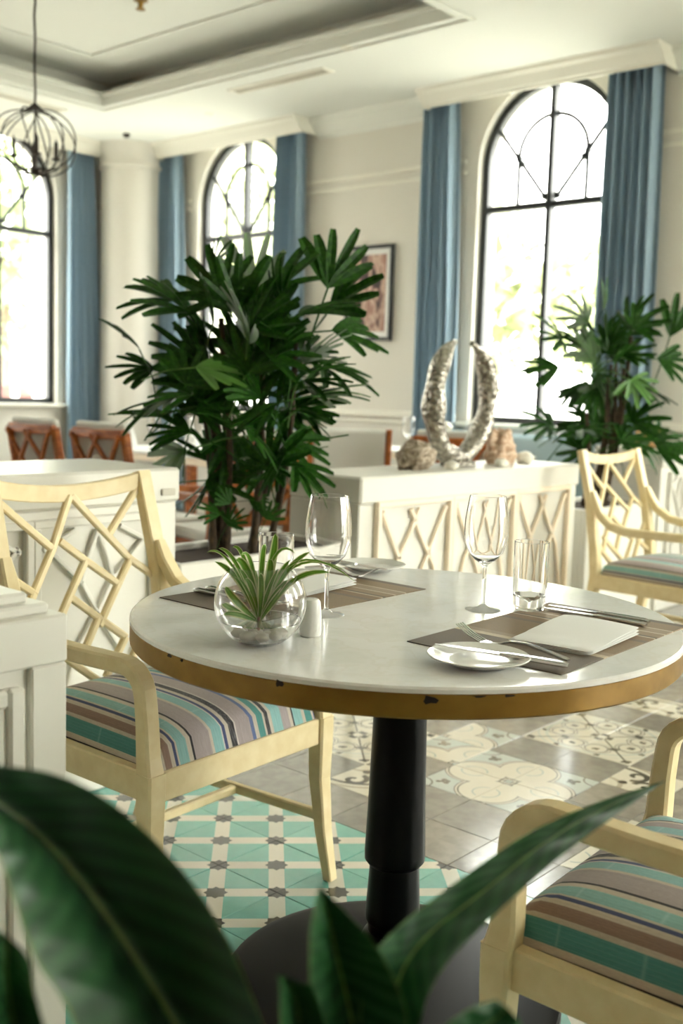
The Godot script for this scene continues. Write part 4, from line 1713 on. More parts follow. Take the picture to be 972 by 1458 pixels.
# ------------------------------------------------------------------ palms
func frond_mesh(count: int, spread: float, length: float, sd: int) -> ArrayMesh:
	# hub at the origin, middle segment along +x, lying about the xz plane, tips drooping
	var r2 := RandomNumberGenerator.new()
	r2.seed = sd
	var b := MB.new()
	for k in count:
		var f := (k + 0.5) / count * 2.0 - 1.0
		var an := f * spread + r2.randf_range(-0.05, 0.05)
		var L := length * (1.0 - 0.25 * f * f) * r2.randf_range(0.88, 1.08)
		var d := Vector3(cos(an), 0, sin(an))
		var s := Vector3(-sin(an), 0, cos(an))
		var w := 0.019 * r2.randf_range(0.8, 1.25)
		var lift := r2.randf_range(0.0, 0.25)
		var droop := r2.randf_range(0.15, 0.5)
		var prev := []
		for i in 7:
			var q := i / 6.0
			var c := d * (L * q) + Vector3.UP * (L * (lift * q - droop * q * q * 0.6))
			var ww: float = w * [0.25, 0.7, 0.95, 1.05, 1.05, 0.95, 0.6][i]
			var row := [c - s * ww + Vector3.UP * ww * 0.35, c, c + s * ww + Vector3.UP * ww * 0.35]
			if i > 0:
				var nl := (s * 0.35 + Vector3.UP).normalized()
				var nr := (-s * 0.35 + Vector3.UP).normalized()
				b.tri(prev[0], prev[1], row[1], nl, nl, nl)
				b.tri(prev[0], row[1], row[0], nl, nl, nl)
				b.tri(prev[1], prev[2], row[2], nr, nr, nr)
				b.tri(prev[1], row[2], row[1], nr, nr, nr)
			prev = row
	b.tube([Vector3(-0.26, -0.16, 0), Vector3(-0.14, -0.06, 0), Vector3(0, 0, 0)], 0.004, 5)
	return b.mesh()


func make_palm(label: String, at: Vector3, soil: float, fronds: Array, canes: Array, sd: int) -> void:
	var t := thing("lady_palm", label, "plant", at, 0.0, "potted lady palms")
	var r2 := RandomNumberGenerator.new()
	r2.seed = sd
	var shapes := []
	for k in 6:
		shapes.append(frond_mesh([5, 6, 7, 8, 6, 4][k], [1.0, 1.25, 1.45, 1.65, 0.95, 0.7][k], 0.235, sd + k))
	for c in canes:
		var b := MB.new()
		var p0: Vector3 = RIGHT * c[0] + TOWARD * c[1] + Vector3.UP * soil
		var p1: Vector3 = RIGHT * c[2] + TOWARD * c[3] + Vector3.UP * c[4]
		var pts := []
		var rad := []
		for k in 12:
			var f := k / 11.0
			pts.append(p0.lerp(p1, f) + RIGHT * (sin(f * PI) * 0.02))
			rad.append(lerpf(0.013, 0.008, f) * (1.25 if k % 2 else 0.9))
		b.tube(pts, rad, 7)
		obj("cane", b, M.palm_cane, t)
	for e in fronds:
		# e = [right, up, toward, screen angle in degrees (0 right, 90 up), scale]
		var hub: Vector3 = RIGHT * e[0] + TOWARD * e[2] + Vector3.UP * e[1]
		var an := deg_to_rad(e[3])
		var ax: Vector3 = (RIGHT * cos(an) + Vector3.UP * sin(an) + TOWARD * r2.randf_range(-0.5, 0.6)).normalized()
		var nn := (Vector3.UP * r2.randf_range(0.3, 1.0) + TOWARD * r2.randf_range(-0.2, 1.0) + RIGHT * r2.randf_range(-0.5, 0.5))
		nn = (nn - ax * nn.dot(ax)).normalized()
		var zz := ax.cross(nn).normalized()
		var o := MeshInstance3D.new()
		o.mesh = shapes[r2.randi() % 6]
		o.material_override = M.palm_leaf_light if r2.randf() < 0.09 else M.palm_leaf
		o.name = numbered(t, "frond")
		o.transform = Transform3D(Basis(ax, nn, zz).scaled(Vector3.ONE * e[4] * 0.92), hub)
		t.add_child(o)


func make_planter(label: String, c: Vector3, sx: float, sz: float, h: float) -> void:
	var t := thing("planter_box", label, "planter", c, 0.0, "white planter boxes between the consoles")
	var b := MB.new()
	var w := 0.03
	for s in [-1.0, 1.0]:
		b.box(Vector3(s * (sx / 2 - w / 2), h / 2, 0), Vector3(w, h, sz), 0.004)
		b.box(Vector3(0, h / 2, s * (sz / 2 - w / 2)), Vector3(sx - 2 * w, h, w), 0.004)
	b.box(Vector3(0, 0.05, 0), Vector3(sx - 2 * w, 0.1, sz - 2 * w))
	obj("box", b, M.white_lacquer, t)
	b = MB.new()
	b.box(Vector3(0, h - 0.04, 0), Vector3(sx - 2 * w - 0.002, 0.04, sz - 2 * w - 0.002))
	obj("soil", b, M.soil, t)


func make_palms() -> void:
	# tall palm between the two consoles
	var at := Vector3(-2.62, 0, -2.47)
	make_planter("white planter box holding the tall palm between the two nearer consoles", at, 0.36, 0.8, 0.62)
	var hand := [
		[-0.09, 1.57, 0.0, 80.0, 0.5], [-0.33, 1.28, 0.05, 140.0, 0.75], [-0.30, 1.22, -0.05, 185.0, 0.7], [-0.22, 1.44, 0.05, 165.0, 0.9], [-0.16, 1.40, 0.1, 150.0, 0.9],
		[0.29, 1.50, 0.05, 75.0, 1.05], [0.30, 1.44, -0.05, 35.0, 0.95], [0.31, 1.36, 0.05, -10.0, 0.9], [0.12, 1.48, 0.1, 50.0, 1.0], [0.04, 1.50, 0.0, 110.0, 0.85],
		[0.26, 1.14, 0.1, 15.0, 0.85], [0.28, 1.24, 0.0, -15.0, 0.9], [-0.20, 1.12, 0.1, 200.0, 1.0], [-0.22, 1.05, 0.05, 170.0, 0.9], [-0.16, 0.95, 0.1, 215.0, 0.9],
		[0.17, 0.99, 0.1, -20.0, 0.8], [0.20, 0.92, 0.15, -40.0, 0.7], [-0.05, 1.45, 0.1, 120.0, 0.9], [0.20, 1.40, 0.1, 20.0, 1.0],
	]
	var fr := hand.duplicate()
	var r2 := RandomNumberGenerator.new()
	r2.seed = 77
	for k in 52:
		var a := r2.randf() * TAU
		var q := sqrt(r2.randf())
		var x := cos(a) * q * 0.20 + 0.04
		var y := 1.22 + sin(a) * q * 0.25
		fr.append([x, y, r2.randf_range(-0.22, 0.25), rad_to_deg(atan2(y - 1.12, x * 1.2)) + r2.randf_range(-35, 35), r2.randf_range(0.62, 0.92)])
	for k in 16:
		fr.append([r2.randf_range(-0.16, 0.18), r2.randf_range(0.98, 1.3), r2.randf_range(0.12, 0.28), r2.randf_range(0, 360), r2.randf_range(0.55, 0.8)])
	for k in 10:
		fr.append([r2.randf_range(-0.15, 0.18), r2.randf_range(0.84, 0.98), r2.randf_range(-0.1, 0.2), r2.randf_range(-60, 240), r2.randf_range(0.55, 0.85)])
	for k in 6:
		fr.append([r2.randf_range(-0.08, 0.12), r2.randf_range(0.70, 0.84), r2.randf_range(0.05, 0.15), r2.randf_range(-30, 210), r2.randf_range(0.3, 0.45)])
	var canes := []
	for k in 11:
		var x := r2.randf_range(-0.09, 0.11)
		canes.append([x, r2.randf_range(-0.1, 0.1), x * 1.7 + r2.randf_range(-0.05, 0.05), r2.randf_range(-0.15, 0.15), r2.randf_range(1.0, 1.4)])
	make_palm("tall dark green lady palm in the planter between the two nearer consoles", at, 0.58, fr, canes, 100)
	# smaller palm by the window wall
	at = Vector3(-2.64, 0, -5.05)
	make_planter("white planter box holding the smaller palm by the window wall", at, 0.38, 0.78, 0.62)
	fr = [
		[0.0, 1.62, 0.0, 85.0, 0.8], [0.36, 1.50, 0.0, 75.0, 1.0], [0.30, 1.38, 0.0, -10.0, 0.9], [-0.20, 1.46, 0.0, 150.0, 0.9], [-0.10, 1.55, 0.1, 130.0, 0.9], [0.12, 1.52, 0.1, 60.0, 1.0],
		[-0.22, 1.32, 0.05, 190.0, 0.9], [0.20, 1.24, 0.05, -35.0, 1.0], [-0.24, 1.02, 0.05, 170.0, 0.9], [-0.14, 1.0, 0.1, 200.0, 0.9], [0.16, 1.05, 0.1, 35.0, 0.9], [0.26, 1.0, 0.05, 0.0, 0.9], [0.30, 0.92, 0.1, -20.0, 0.9], [0.1, 0.95, 0.15, 10.0, 0.9],
	]
	for k in 34:
		var a := r2.randf() * TAU
		var q := sqrt(r2.randf())
		var x := cos(a) * q * 0.18 + 0.04
		var y := 1.38 + sin(a) * q * 0.19
		fr.append([x, y, r2.randf_range(-0.2, 0.22), rad_to_deg(atan2(y - 1.32, x * 1.2)) + r2.randf_range(-35, 35), r2.randf_range(0.62, 0.92)])
	for k in 14:
		fr.append([r2.randf_range(-0.2, 0.3), r2.randf_range(0.86, 1.05), r2.randf_range(-0.15, 0.2), r2.randf_range(-40, 200), r2.randf_range(0.7, 0.95)])
	canes = []
	for k in 9:
		var x := r2.randf_range(-0.05, 0.09)
		canes.append([x, r2.randf_range(-0.08, 0.08), x * 1.8 + 0.02, r2.randf_range(-0.12, 0.12), r2.randf_range(1.05, 1.5)])
	make_palm("smaller dark green lady palm standing before the blue curtain near the window wall", at, 0.58, fr, canes, 200)


# ------------------------------------------------------------------ things on the table
func glass_lathe(outer: Array, thick: float, inner_floor: float) -> Array:
	# closed profile: outside from the foot up, over the lip, then down the inside to the axis
	var prof := outer.duplicate()
	var top: Array = outer[outer.size() - 1]
	prof.append([top[0] - thick * 0.5, top[1] + thick * 0.4])
	for k in range(outer.size() - 1, -1, -1):
		var p: Array = outer[k]
		if p[1] < inner_floor + 0.001 or p[0] - thick < 0.003:
			break
		prof.append([p[0] - thick, p[1]])
	prof.append([0.0, inner_floor])
	return prof


func fork_parts(t: Node3D) -> void:
	# tines at x = 0, handle end at x = 0.205
	var b := MB.new()
	b.bar([Vector3(0.045, 0.006, 0), Vector3(0.06, 0.004, 0), Vector3(0.078, 0.006, 0), Vector3(0.1, 0.014, 0), Vector3(0.13, 0.016, 0), Vector3(0.17, 0.010, 0), Vector3(0.2, 0.005, 0), Vector3(0.206, 0.0045, 0)], [0.022, 0.023, 0.014, 0.006, 0.007, 0.010, 0.0125, 0.009], [0.002, 0.002, 0.003, 0.004, 0.005, 0.005, 0.0045, 0.003], Vector3.UP, 0.3)
	obj("handle", b, M.steel, t)
	for k in 4:
		b = MB.new()
		var z := -0.0093 + 0.0062 * k
		b.bar([Vector3(0.048, 0.006, z), Vector3(0.025, 0.014, z), Vector3(0.0, 0.028, z)], [0.0034, 0.0032, 0.0018], [0.0022, 0.0022, 0.0014], Vector3.UP, 0.2)
		obj("tine", b, M.steel, t)


func knife_parts(t: Node3D) -> void:
	# tip at x = 0, handle end at x = 0.21
	var b := MB.new()
	b.bar([Vector3(0.0, 0.0035, 0.003), Vector3(0.02, 0.0035, 0.001), Vector3(0.06, 0.004, 0), Vector3(0.105, 0.0045, 0)], [0.004, 0.014, 0.018, 0.013], [0.001, 0.0016, 0.0018, 0.003], Vector3.UP, 0.2)
	obj("blade", b, M.steel, t)
	b = MB.new()
	b.bar([Vector3(0.103, 0.0045, 0), Vector3(0.115, 0.005, 0), Vector3(0.16, 0.0055, 0), Vector3(0.2, 0.0055, 0), Vector3(0.208, 0.005, 0)], [0.008, 0.010, 0.012, 0.0135, 0.010], [0.005, 0.007, 0.008, 0.008, 0.005], Vector3.UP, 0.3)
	obj("handle", b, M.steel, t)


func plate_shape() -> MB:
	var b := MB.new()
	b.lathe(Vector3.ZERO, [[0.0, 0.002], [0.045, 0.002], [0.047, 0.0], [0.049, 0.002], [0.062, 0.006], [0.078, 0.011], [0.0795, 0.0125], [0.078, 0.0135], [0.062, 0.009], [0.05, 0.0055], [0.044, 0.0048], [0.0, 0.0048]], 64)
	return b


func napkin_shape(lx: float, lz: float, sd: int) -> MB:
	# cloth folded into three soft plies, thicker towards -z where the folds gather
	var b := MB.new()
	var f := FastNoiseLite.new()
	f.seed = sd
	f.frequency = 7.0
	for ply in 3:
		var rows := []
		var nz := 18
		for r in nz + 1:
			var s := -1.0 + 2.0 * r / nz
			s = signf(s) * pow(absf(s), 0.7)
			var z := s * lz / 2
			var plan := pow(max(0.0, 1.0 - pow(absf(s), 14.0)), 1.0 / 6.0)
			var thick: float = lerpf(1.25, 0.55, s * 0.5 + 0.5)
			var th: float = 0.0044 * thick * (0.35 + 0.65 * plan)
			var base: float = 0.0044 * thick * ply + 0.0004
			var loop := PackedVector3Array()
			for k in 24:
				var an := TAU * k / 24
				var ex := signf(cos(an)) * pow(absf(cos(an)), 0.35)
				var x := ex * (lx / 2 - 0.0012 * ply) * (0.86 + 0.14 * plan)
				var wav: float = f.get_noise_2d(x, z) * 0.0026 * ply * 0.5
				loop.append(Vector3(x + 0.0012 * (s + 1.0) * ply, base + th * 0.5 + sin(an) * th * 0.5 + wav, z - 0.0012 * ply))
			rows.append(loop)
		b.skin(rows, true)
		b.cap(rows[0], Vector3(0, 0, -1))
		b.cap(rows[nz], Vector3(0, 0, 1))
	return b


func make_tabletop() -> void:
	var y := TT + 0.0002
	var b: MB
	# placemats: stripes across z
	for e in [[Vector3(-0.895, y, -1.607), 0.02, "striped brown placemat under the folded napkin and cutlery nearest the viewer"], [Vector3(-1.435, y, -1.527), 0.0, "striped brown placemat on the far side, partly behind the glass bowl"]]:
		b = MB.new()
		b.box(Vector3(0, 0.0009, 0), Vector3(0.285, 0.0018, 0.48), 0.0005)
		for k in b.v.size():
			b.t[k] = Vector2(0.5 - b.v[k].z / 0.48, b.v[k].x / 0.285 + 0.5)
		var o := obj("placemat", b, M.mat_stripes)
		o.position = e[0]
		o.rotation.y = e[1]
		tag(o, e[2], "placemat", "striped placemats")
	var my := y + 0.0018
	# wine glasses
	var g := thing("wine_glass", "empty stemmed wine glass standing beside the salt shaker", "glass", Vector3(-1.264, y - 0.0009, -1.421), 0.0, "wine glasses on the marble table")
	b = MB.new()
	var outer := [[0.0, 0.0], [0.033, 0.0], [0.033, 0.0], [0.0345, 0.0012], [0.033, 0.0026], [0.012, 0.006], [0.005, 0.011], [0.0038, 0.02], [0.0036, 0.06], [0.0042, 0.083], [0.008, 0.09], [0.02, 0.098], [0.033, 0.112], [0.040, 0.132], [0.0425, 0.15], [0.0415, 0.175], [0.038, 0.2], [0.0345, 0.221]]
	b.lathe(Vector3.ZERO, glass_lathe(outer, 0.0013, 0.0935), 56)
	obj("bowl_and_stem", b, M.glass_clear, g)
	dup(g, Vector3(-1.096, y - 0.0009, -1.685), 0.7, "empty stemmed wine glass standing at the back beside the tall tumbler")
	# tumblers
	g = thing("tumbler", "clear straight tumbler standing on the placemat corner beside the wine glass at the back", "glass", Vector3(-1.035, my - 0.0006, -1.752), 0.0, "tumblers on the marble table")
	b = MB.new()
	outer = [[0.0, 0.0], [0.026, 0.0], [0.026, 0.0], [0.0295, 0.002], [0.031, 0.008], [0.0325, 0.03], [0.0335, 0.07], [0.0335, 0.132]]
	b.lathe(Vector3.ZERO, glass_lathe(outer, 0.0017, 0.017), 56)
	obj("body", b, M.glass_clear, g)
	dup(g, Vector3(-1.40, my - 0.0006, -1.425), 0.4, "clear straight tumbler standing behind the glass bowl plant")
	# salt shaker
	g = thing("salt_shaker", "small white porcelain shaker between glass bowl and wine glass", "shaker", Vector3(-1.17, y, -1.276))
	b = MB.new()
	b.lathe(Vector3.ZERO, [[0.0, 0.0], [0.0165, 0.0], [0.0185, 0.002], [0.0195, 0.012], [0.019, 0.03], [0.0178, 0.045], [0.0172, 0.053], [0.0165, 0.058], [0.013, 0.0625], [0.006, 0.0645], [0.0, 0.065]], 40)
	obj("body", b, M.porcelain, g)
	for k in 3:
		b = MB.new()
		b.lathe(Vector3(0.005 * cos(k * 2.1), 0.0642, 0.005 * sin(k * 2.1)), [[0.0011, -0.001], [0.0011, 0.0004], [0.0, 0.0005]], 8)
		obj("hole", b, M.chip_dark, g)
	# plates
	g = thing("side_plate", "white side plate holding knife and fork tips near the gold rim", "plate", Vector3(-0.872, my, -1.335), 0.0, "white side plates")
	obj("dish", plate_shape(), M.porcelain, g)
	dup(g, Vector3(-1.525, my, -1.868), 0.0, "white side plate at the far edge of the table behind the wine glass")
	# napkins
	var np := obj("napkin", napkin_shape(0.15, 0.215, 5), M.cloth_white)
	np.position = Vector3(-0.852, my, -1.600)
	np.rotation.y = 0.06
	tag(np, "folded white cloth napkin on the placemat nearest the viewer", "napkin", "folded white napkins")
	np = obj("napkin", napkin_shape(0.15, 0.21, 6), M.cloth_white)
	np.position = Vector3(-1.475, my, -1.575)
	np.rotation.y = 0.08
	tag(np, "folded white cloth napkin behind the glass bowl on the far placemat", "napkin", "folded white napkins")
	# cutlery
	var fk := thing("fork", "steel fork lying between the near side plate and the napkin", "fork", Vector3(-0.980, my, -1.437), 0.01, "steel forks")
	fork_parts(fk)
	dup(fk, Vector3(-1.415, my, -1.757), PI + 0.05, "steel fork lying on the far placemat in front of the far side plate")
	var kf := thing("knife", "steel butter knife resting across the near side plate", "knife", Vector3(-0.948, my + 0.0135, -1.326), 0.36, "steel knives")
	knife_parts(kf)
	kf.rotation = Vector3(0.0, 0.36, -0.055)
	dup(kf, Vector3(-1.012, my, -1.775), 0.0, "steel knife beside the near napkin, closer to the napkin of the pair")
	dup(kf, Vector3(-1.02, my, -1.805), 0.0, "steel knife at the far edge of the near placemat, outermost of the pair")
	dup(kf, Vector3(-1.365, my, -1.372), PI, "steel knife behind the glass bowl, nearer the bowl of the pair")
	dup(kf, Vector3(-1.365, my, -1.405), PI, "steel knife behind the glass bowl, farther from the bowl of the pair")
	var k2: Node3D = dup(kf, Vector3(-1.43, my + 0.0145, -1.805), PI - 0.15, "steel butter knife resting across the far side plate")
	k2.rotation = Vector3(0, PI - 0.15, -0.05)
	make_bowl()


func make_bowl() -> void:
	var at := Vector3(-1.19, TT - 0.0008, -1.178)
	var g := thing("glass_bowl", "round clear glass fishbowl vase holding water and a small plant", "bowl", at)
	var R := 0.0745
	var cy := 0.0685
	var outer := [[0.0, 0.0], [0.03, 0.0], [0.03, 0.0]]
	var a0 := asin(0.03 / R)
	for k in 26:
		var a := lerpf(a0, PI - asin(0.047 / R), k / 25.0)
		outer.append([sin(a) * R, cy - cos(a) * R])
	var b := MB.new()
	b.lathe(Vector3.ZERO, glass_lathe(outer, 0.0016, 0.004), 64)
	obj("vase", b, M.glass_clear, g)
	# water: its surface sheet
	b = MB.new()
	var lv := 0.041
	var rw := sqrt(pow(R - 0.0019, 2.0) - pow(cy - lv, 2.0))
	b.lathe(Vector3.ZERO, [[0.0, lv - 0.0018], [rw - 0.0012, lv - 0.0018], [rw, lv], [0.0, lv]], 64)
	tag(obj("water", b, M.water_clear), "shallow clear water in the glass bowl", "water")
	get_node("water").position = at
	# pebbles
	var r2 := RandomNumberGenerator.new()
	r2.seed = 5
	var spots := []
	for k in 9:
		spots.append([TAU * k / 9.0, 0.035])
	for k in 4:
		spots.append([TAU * k / 4.0 + 0.4, 0.014])
	for k in spots.size():
		var an: float = spots[k][0]
		var rr: float = spots[k][1]
		var p := Vector3(cos(an) * rr, 0.0135 if rr < 0.02 else 0.019, sin(an) * rr)
		var o := obj("pebble", blob(Vector3.ZERO, Vector3(0.0125, 0.0075, 0.0105) * r2.randf_range(0.85, 1.1), 0.2, k, 12), M.pebble)
		o.position = at + p
		o.rotation.y = r2.randf() * TAU
		tag(o, "small white pebble under the water in the glass bowl", "pebble", "white pebbles in the glass bowl")
	# spider plant: strips from one crown; ends given as [right, up, toward] of middle and tip, and half width
	var pl := thing("spider_plant", "small spider plant with white-edged green leaves growing in the glass bowl", "plant", at)
	var base := RIGHT * -0.002 + Vector3.UP * 0.034
	var lv2 := [
		[-0.020, 0.115, 0.01, -0.040, 0.138, 0.015, 0.0085], [0.014, 0.11, 0.015, 0.014, 0.142, 0.02, 0.0085], [0.016, 0.13, -0.01, 0.020, 0.178, -0.02, 0.0075],
		[0.038, 0.115, 0.0, 0.078, 0.152, 0.0, 0.005], [0.05, 0.105, 0.01, 0.112, 0.123, 0.02, 0.0055], [-0.035, 0.10, 0.0, -0.075, 0.132, 0.0, 0.006],
		[-0.04, 0.125, -0.01, -0.072, 0.150, -0.02, 0.004], [-0.028, 0.13, -0.02, -0.05, 0.151, -0.03, 0.004], [0.0, 0.135, -0.02, 0.004, 0.152, -0.04, 0.005],
		[-0.038, 0.075, 0.025, -0.052, 0.098, 0.035, 0.007], [-0.045, 0.06, 0.02, -0.056, 0.07, 0.03, 0.006], [-0.035, 0.052, 0.025, -0.055, 0.052, 0.03, 0.0055],
		[0.03, 0.085, 0.025, 0.06, 0.118, 0.035, 0.0055], [0.03, 0.08, -0.02, 0.064, 0.108, -0.03, 0.005], [0.05, 0.125, -0.005, 0.135, 0.124, 0.0, 0.0025],
		[0.055, 0.135, 0.0, 0.155, 0.105, 0.01, 0.0022], [-0.05, 0.13, 0.0, -0.088, 0.146, 0.0, 0.0025], [0.02, 0.14, 0.0, 0.055, 0.15, 0.01, 0.003], [-0.015, 0.13, 0.01, -0.03, 0.148, 0.03, 0.004],
		[0.003, 0.1, 0.03, 0.0, 0.12, 0.045, 0.006], [-0.012, 0.09, 0.02, -0.022, 0.112, 0.04, 0.006],
	]
	for k in 16:
		var sx := r2.randf_range(-1.0, 1.0)
		var tw := r2.randf_range(-0.035, 0.04)
		var hh := r2.randf_range(0.085, 0.14)
		lv2.append([sx * 0.024, hh * 0.72, tw * 0.5, sx * 0.05, hh, tw, r2.randf_range(0.003, 0.006)])
	for e in lv2:
		b = MB.new()
		var m: Vector3 = RIGHT * e[0] + Vector3.UP * e[1] + TOWARD * e[2]
		var tp: Vector3 = RIGHT * e[3] + Vector3.UP * e[4] + TOWARD * e[5]
		var rows := []
		var n := 11
		for k in n:
			var f := k / float(n - 1)
			# quadratic through base, middle, tip
			var c: Vector3 = base * ((1 - f) * (1 - 2 * f)) + m * (4 * f * (1 - f)) + tp * (f * (2 * f - 1))
			var f2: float = min(f + 0.05, 1.0)
			var f1: float = max(f - 0.05, 0.0)
			var d: Vector3 = (base * ((1 - f2) * (1 - 2 * f2)) + m * (4 * f2 * (1 - f2)) + tp * (f2 * (2 * f2 - 1))) - (base * ((1 - f1) * (1 - 2 * f1)) + m * (4 * f1 * (1 - f1)) + tp * (f1 * (2 * f1 - 1)))
			var s := d.cross(TOWARD + Vector3.UP * 0.35).normalized()
			var w: float = e[6] * (0.45 + 0.55 * smoothstep(0.0, 0.4, f)) * sqrt(max(0.0, 1.0 - pow(f, 3.5)))
			var fold := TOWARD * (-w * 0.35)
			rows.append(PackedVector3Array([c - s * w, c - s * w * 0.5 + fold * 0.5, c + fold, c + s * w * 0.5 + fold * 0.5, c + s * w]))
		b.skin(rows, false, TOWARD)
		obj("leaf", b, M.spider_leaf, pl)
	b = MB.new()
	b.tube([base + Vector3(0, -0.012, 0), base + Vector3(0, -0.004, 0), base + Vector3(0, 0.012, 0)], [0.002, 0.003, 0.004], 8)
	obj("crown", b, M.rock_tan, pl)


# ------------------------------------------------------------------ plant in front of the camera
func big_leaf(rows_in: Array, called: String, parent: Node3D, label: String) -> void:
	# rows of [edge, midrib, edge], smoothed along the leaf, corrugated by its side veins
	var n := rows_in.size()
	var rows := []
	var steps := 10
	for i in n - 1:
		for k in steps + (1 if i == n - 2 else 0):
			var f := k / float(steps)
			var q := []
			for c in 3:
				var p0: Vector3 = rows_in[max(i - 1, 0)][c]
				var p1: Vector3 = rows_in[i][c]
				var p2: Vector3 = rows_in[i + 1][c]
				var p3: Vector3 = rows_in[min(i + 2, n - 1)][c]
				q.append(p1.cubic_interpolate(p2, p0, p3, f))
			var line := PackedVector3Array()
			var across: Vector3 = q[2] - q[0]
			var nn := across.cross(rows_in[i + 1][1] - rows_in[i][1]).normalized()
			for c in 17:
				var u := c / 8.0 - 1.0
				var p: Vector3
				if u < 0.0:
					p = q[1].lerp(q[0], -u)
				else:
					p = q[1].lerp(q[2], u)
				var wide := across.length()
				p += nn * (sin(absf(u) * PI) * 0.05 * wide)
				p += nn * (sin((i + f) * 8.0 - absf(u) * 4.0) * 0.0018 * sin(absf(u) * PI) * min(1.0, wide / 0.05))
				line.append(p)
			rows.append(line)
	var b := MB.new()
	b.skin(rows, false, Vector3(0.65, 0.5, 0.75))
	var o := obj(called, b, M.leaf_glossy if label.begins_with("broadest") else M.leaf_big, parent)
	if label != "":
		o.set_meta("label", label)


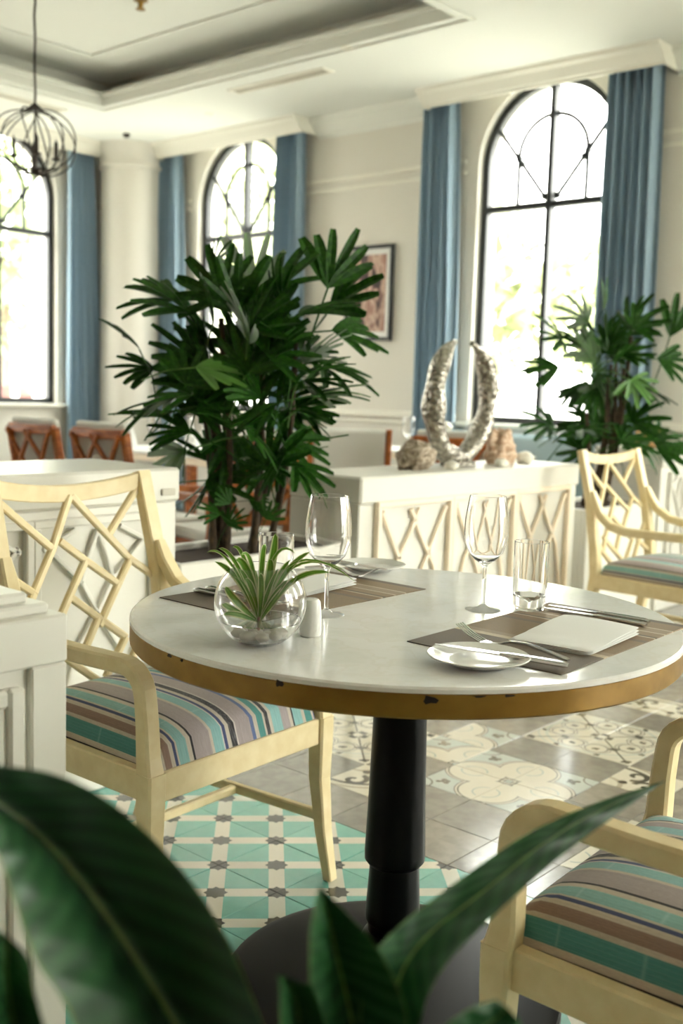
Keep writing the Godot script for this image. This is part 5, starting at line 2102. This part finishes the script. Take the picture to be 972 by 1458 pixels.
func make_near_plant() -> void:
	var at := Vector3(-0.43, 0, -0.47)
	var t := thing("rubber_plant", "broad-leaved glossy green plant close to the camera at the bottom of the picture", "plant", Vector3.ZERO)
	var big := [
		[Vector3(-0.495, 0.699, -0.366), Vector3(-0.511, 0.634, -0.489), Vector3(-0.465, 0.654, -0.506)],
		[Vector3(-0.510, 0.776, -0.352), Vector3(-0.543, 0.711, -0.460), Vector3(-0.478, 0.727, -0.485)],
		[Vector3(-0.522, 0.818, -0.334), Vector3(-0.576, 0.778, -0.434), Vector3(-0.498, 0.785, -0.470)],
		[Vector3(-0.530, 0.852, -0.326), Vector3(-0.595, 0.822, -0.411), Vector3(-0.523, 0.835, -0.449)],
		[Vector3(-0.541, 0.883, -0.321), Vector3(-0.613, 0.856, -0.388), Vector3(-0.557, 0.879, -0.419)],
		[Vector3(-0.567, 0.905, -0.315), Vector3(-0.615, 0.888, -0.357), Vector3(-0.577, 0.904, -0.386)],
		[Vector3(-0.599, 0.920, -0.310), Vector3(-0.620, 0.916, -0.330), Vector3(-0.600, 0.916, -0.348)],
		[Vector3(-0.626, 0.933, -0.301), Vector3(-0.626, 0.934, -0.301), Vector3(-0.626, 0.935, -0.302)],
	]
	big_leaf(big, "leaf", t, "broadest leaf, glossy with a pale midrib")
	var long := [
		[Vector3(-0.381, 0.698, -0.532), Vector3(-0.408, 0.684, -0.533), Vector3(-0.413, 0.696, -0.504)], [Vector3(-0.394, 0.737, -0.553), Vector3(-0.432, 0.728, -0.572), Vector3(-0.431, 0.759, -0.537)],
		[Vector3(-0.406, 0.753, -0.599), Vector3(-0.443, 0.748, -0.619), Vector3(-0.450, 0.763, -0.589)], [Vector3(-0.407, 0.769, -0.680), Vector3(-0.442, 0.760, -0.702), Vector3(-0.458, 0.767, -0.675)],
		[Vector3(-0.413, 0.776, -0.782), Vector3(-0.440, 0.773, -0.799), Vector3(-0.457, 0.776, -0.785)], [Vector3(-0.413, 0.782, -0.877), Vector3(-0.431, 0.780, -0.888), Vector3(-0.442, 0.782, -0.878)],
		[Vector3(-0.415, 0.785, -0.983), Vector3(-0.415, 0.785, -0.982), Vector3(-0.416, 0.785, -0.982)],
	]
	big_leaf(long, "leaf", t, "long narrow leaf reaching up past the chair")
	var spear := [
		[Vector3(-0.422, 0.677, -0.493), Vector3(-0.416, 0.664, -0.523), Vector3(-0.390, 0.679, -0.521)], [Vector3(-0.431, 0.749, -0.483), Vector3(-0.435, 0.725, -0.529), Vector3(-0.389, 0.745, -0.532)],
		[Vector3(-0.437, 0.798, -0.485), Vector3(-0.448, 0.773, -0.525), Vector3(-0.414, 0.787, -0.530)], [Vector3(-0.444, 0.816, -0.495), Vector3(-0.454, 0.797, -0.523), Vector3(-0.439, 0.806, -0.525)],
		[Vector3(-0.462, 0.821, -0.520), Vector3(-0.462, 0.821, -0.520), Vector3(-0.461, 0.820, -0.521)],
	]
	big_leaf(spear, "leaf", t, "short pointed leaf standing upright")
	var curl := [
		[Vector3(-0.416, 0.722, -0.452), Vector3(-0.418, 0.709, -0.475), Vector3(-0.396, 0.723, -0.469)], [Vector3(-0.426, 0.761, -0.449), Vector3(-0.435, 0.743, -0.478), Vector3(-0.411, 0.756, -0.475)],
		[Vector3(-0.436, 0.782, -0.457), Vector3(-0.442, 0.770, -0.476), Vector3(-0.426, 0.777, -0.478)], [Vector3(-0.445, 0.786, -0.463), Vector3(-0.441, 0.785, -0.466), Vector3(-0.429, 0.781, -0.476)],
	]
	big_leaf(curl, "leaf", t, "")
	var low := [
		[Vector3(-0.358, 0.737, -0.478), Vector3(-0.364, 0.737, -0.499), Vector3(-0.339, 0.734, -0.494)], [Vector3(-0.353, 0.762, -0.512), Vector3(-0.350, 0.748, -0.540), Vector3(-0.319, 0.752, -0.541)],
		[Vector3(-0.349, 0.768, -0.543), Vector3(-0.346, 0.750, -0.570), Vector3(-0.327, 0.748, -0.573)], [Vector3(-0.347, 0.763, -0.571), Vector3(-0.341, 0.758, -0.576), Vector3(-0.334, 0.751, -0.580)],
	]
	big_leaf(low, "leaf", t, "")
	var side := [
		[Vector3(-0.486, 0.757, -0.316), Vector3(-0.490, 0.744, -0.337), Vector3(-0.459, 0.758, -0.340)], [Vector3(-0.511, 0.792, -0.300), Vector3(-0.524, 0.770, -0.326), Vector3(-0.491, 0.779, -0.328)],
		[Vector3(-0.521, 0.828, -0.297), Vector3(-0.533, 0.803, -0.322), Vector3(-0.511, 0.801, -0.328)], [Vector3(-0.537, 0.837, -0.311), Vector3(-0.536, 0.826, -0.324), Vector3(-0.525, 0.818, -0.332)],
		[Vector3(-0.540, 0.834, -0.322), Vector3(-0.538, 0.833, -0.323), Vector3(-0.536, 0.832, -0.324)],
	]
	big_leaf(side, "leaf", t, "")
	# stems down to the pot, which stands below the frame
	for e in [[Vector3(-0.525, 0.62, -0.50), -0.03], [Vector3(-0.408, 0.684, -0.533), 0.02], [Vector3(-0.416, 0.664, -0.523), 0.0], [Vector3(-0.418, 0.709, -0.475), 0.015], [Vector3(-0.36, 0.737, -0.49), 0.03], [Vector3(-0.488, 0.745, -0.335), -0.01]]:
		var b := MB.new()
		b.tube([Vector3(at.x + e[1], 0.42, at.z), (Vector3(at.x + e[1], 0.42, at.z) + e[0]) * 0.5 + Vector3(e[1] * 0.5, 0.03, 0), e[0]], [0.008, 0.006, 0.004], 7)
		obj("stem", b, M.palm_leaf, t)
	var p := thing("plant_pot", "grey round pot of the broad-leaved plant, below the picture", "pot", at)
	var b := MB.new()
	b.lathe(Vector3.ZERO, [[0.0, 0.0], [0.11, 0.0], [0.12, 0.02], [0.15, 0.44], [0.15, 0.45], [0.15, 0.45], [0.135, 0.45], [0.135, 0.45], [0.132, 0.41]], 32)
	obj("body", b, M.grey_panel, p)
	b = MB.new()
	b.lathe(Vector3.ZERO, [[0.133, 0.415], [0.0, 0.42]], 24)
	obj("soil", b, M.soil, p)
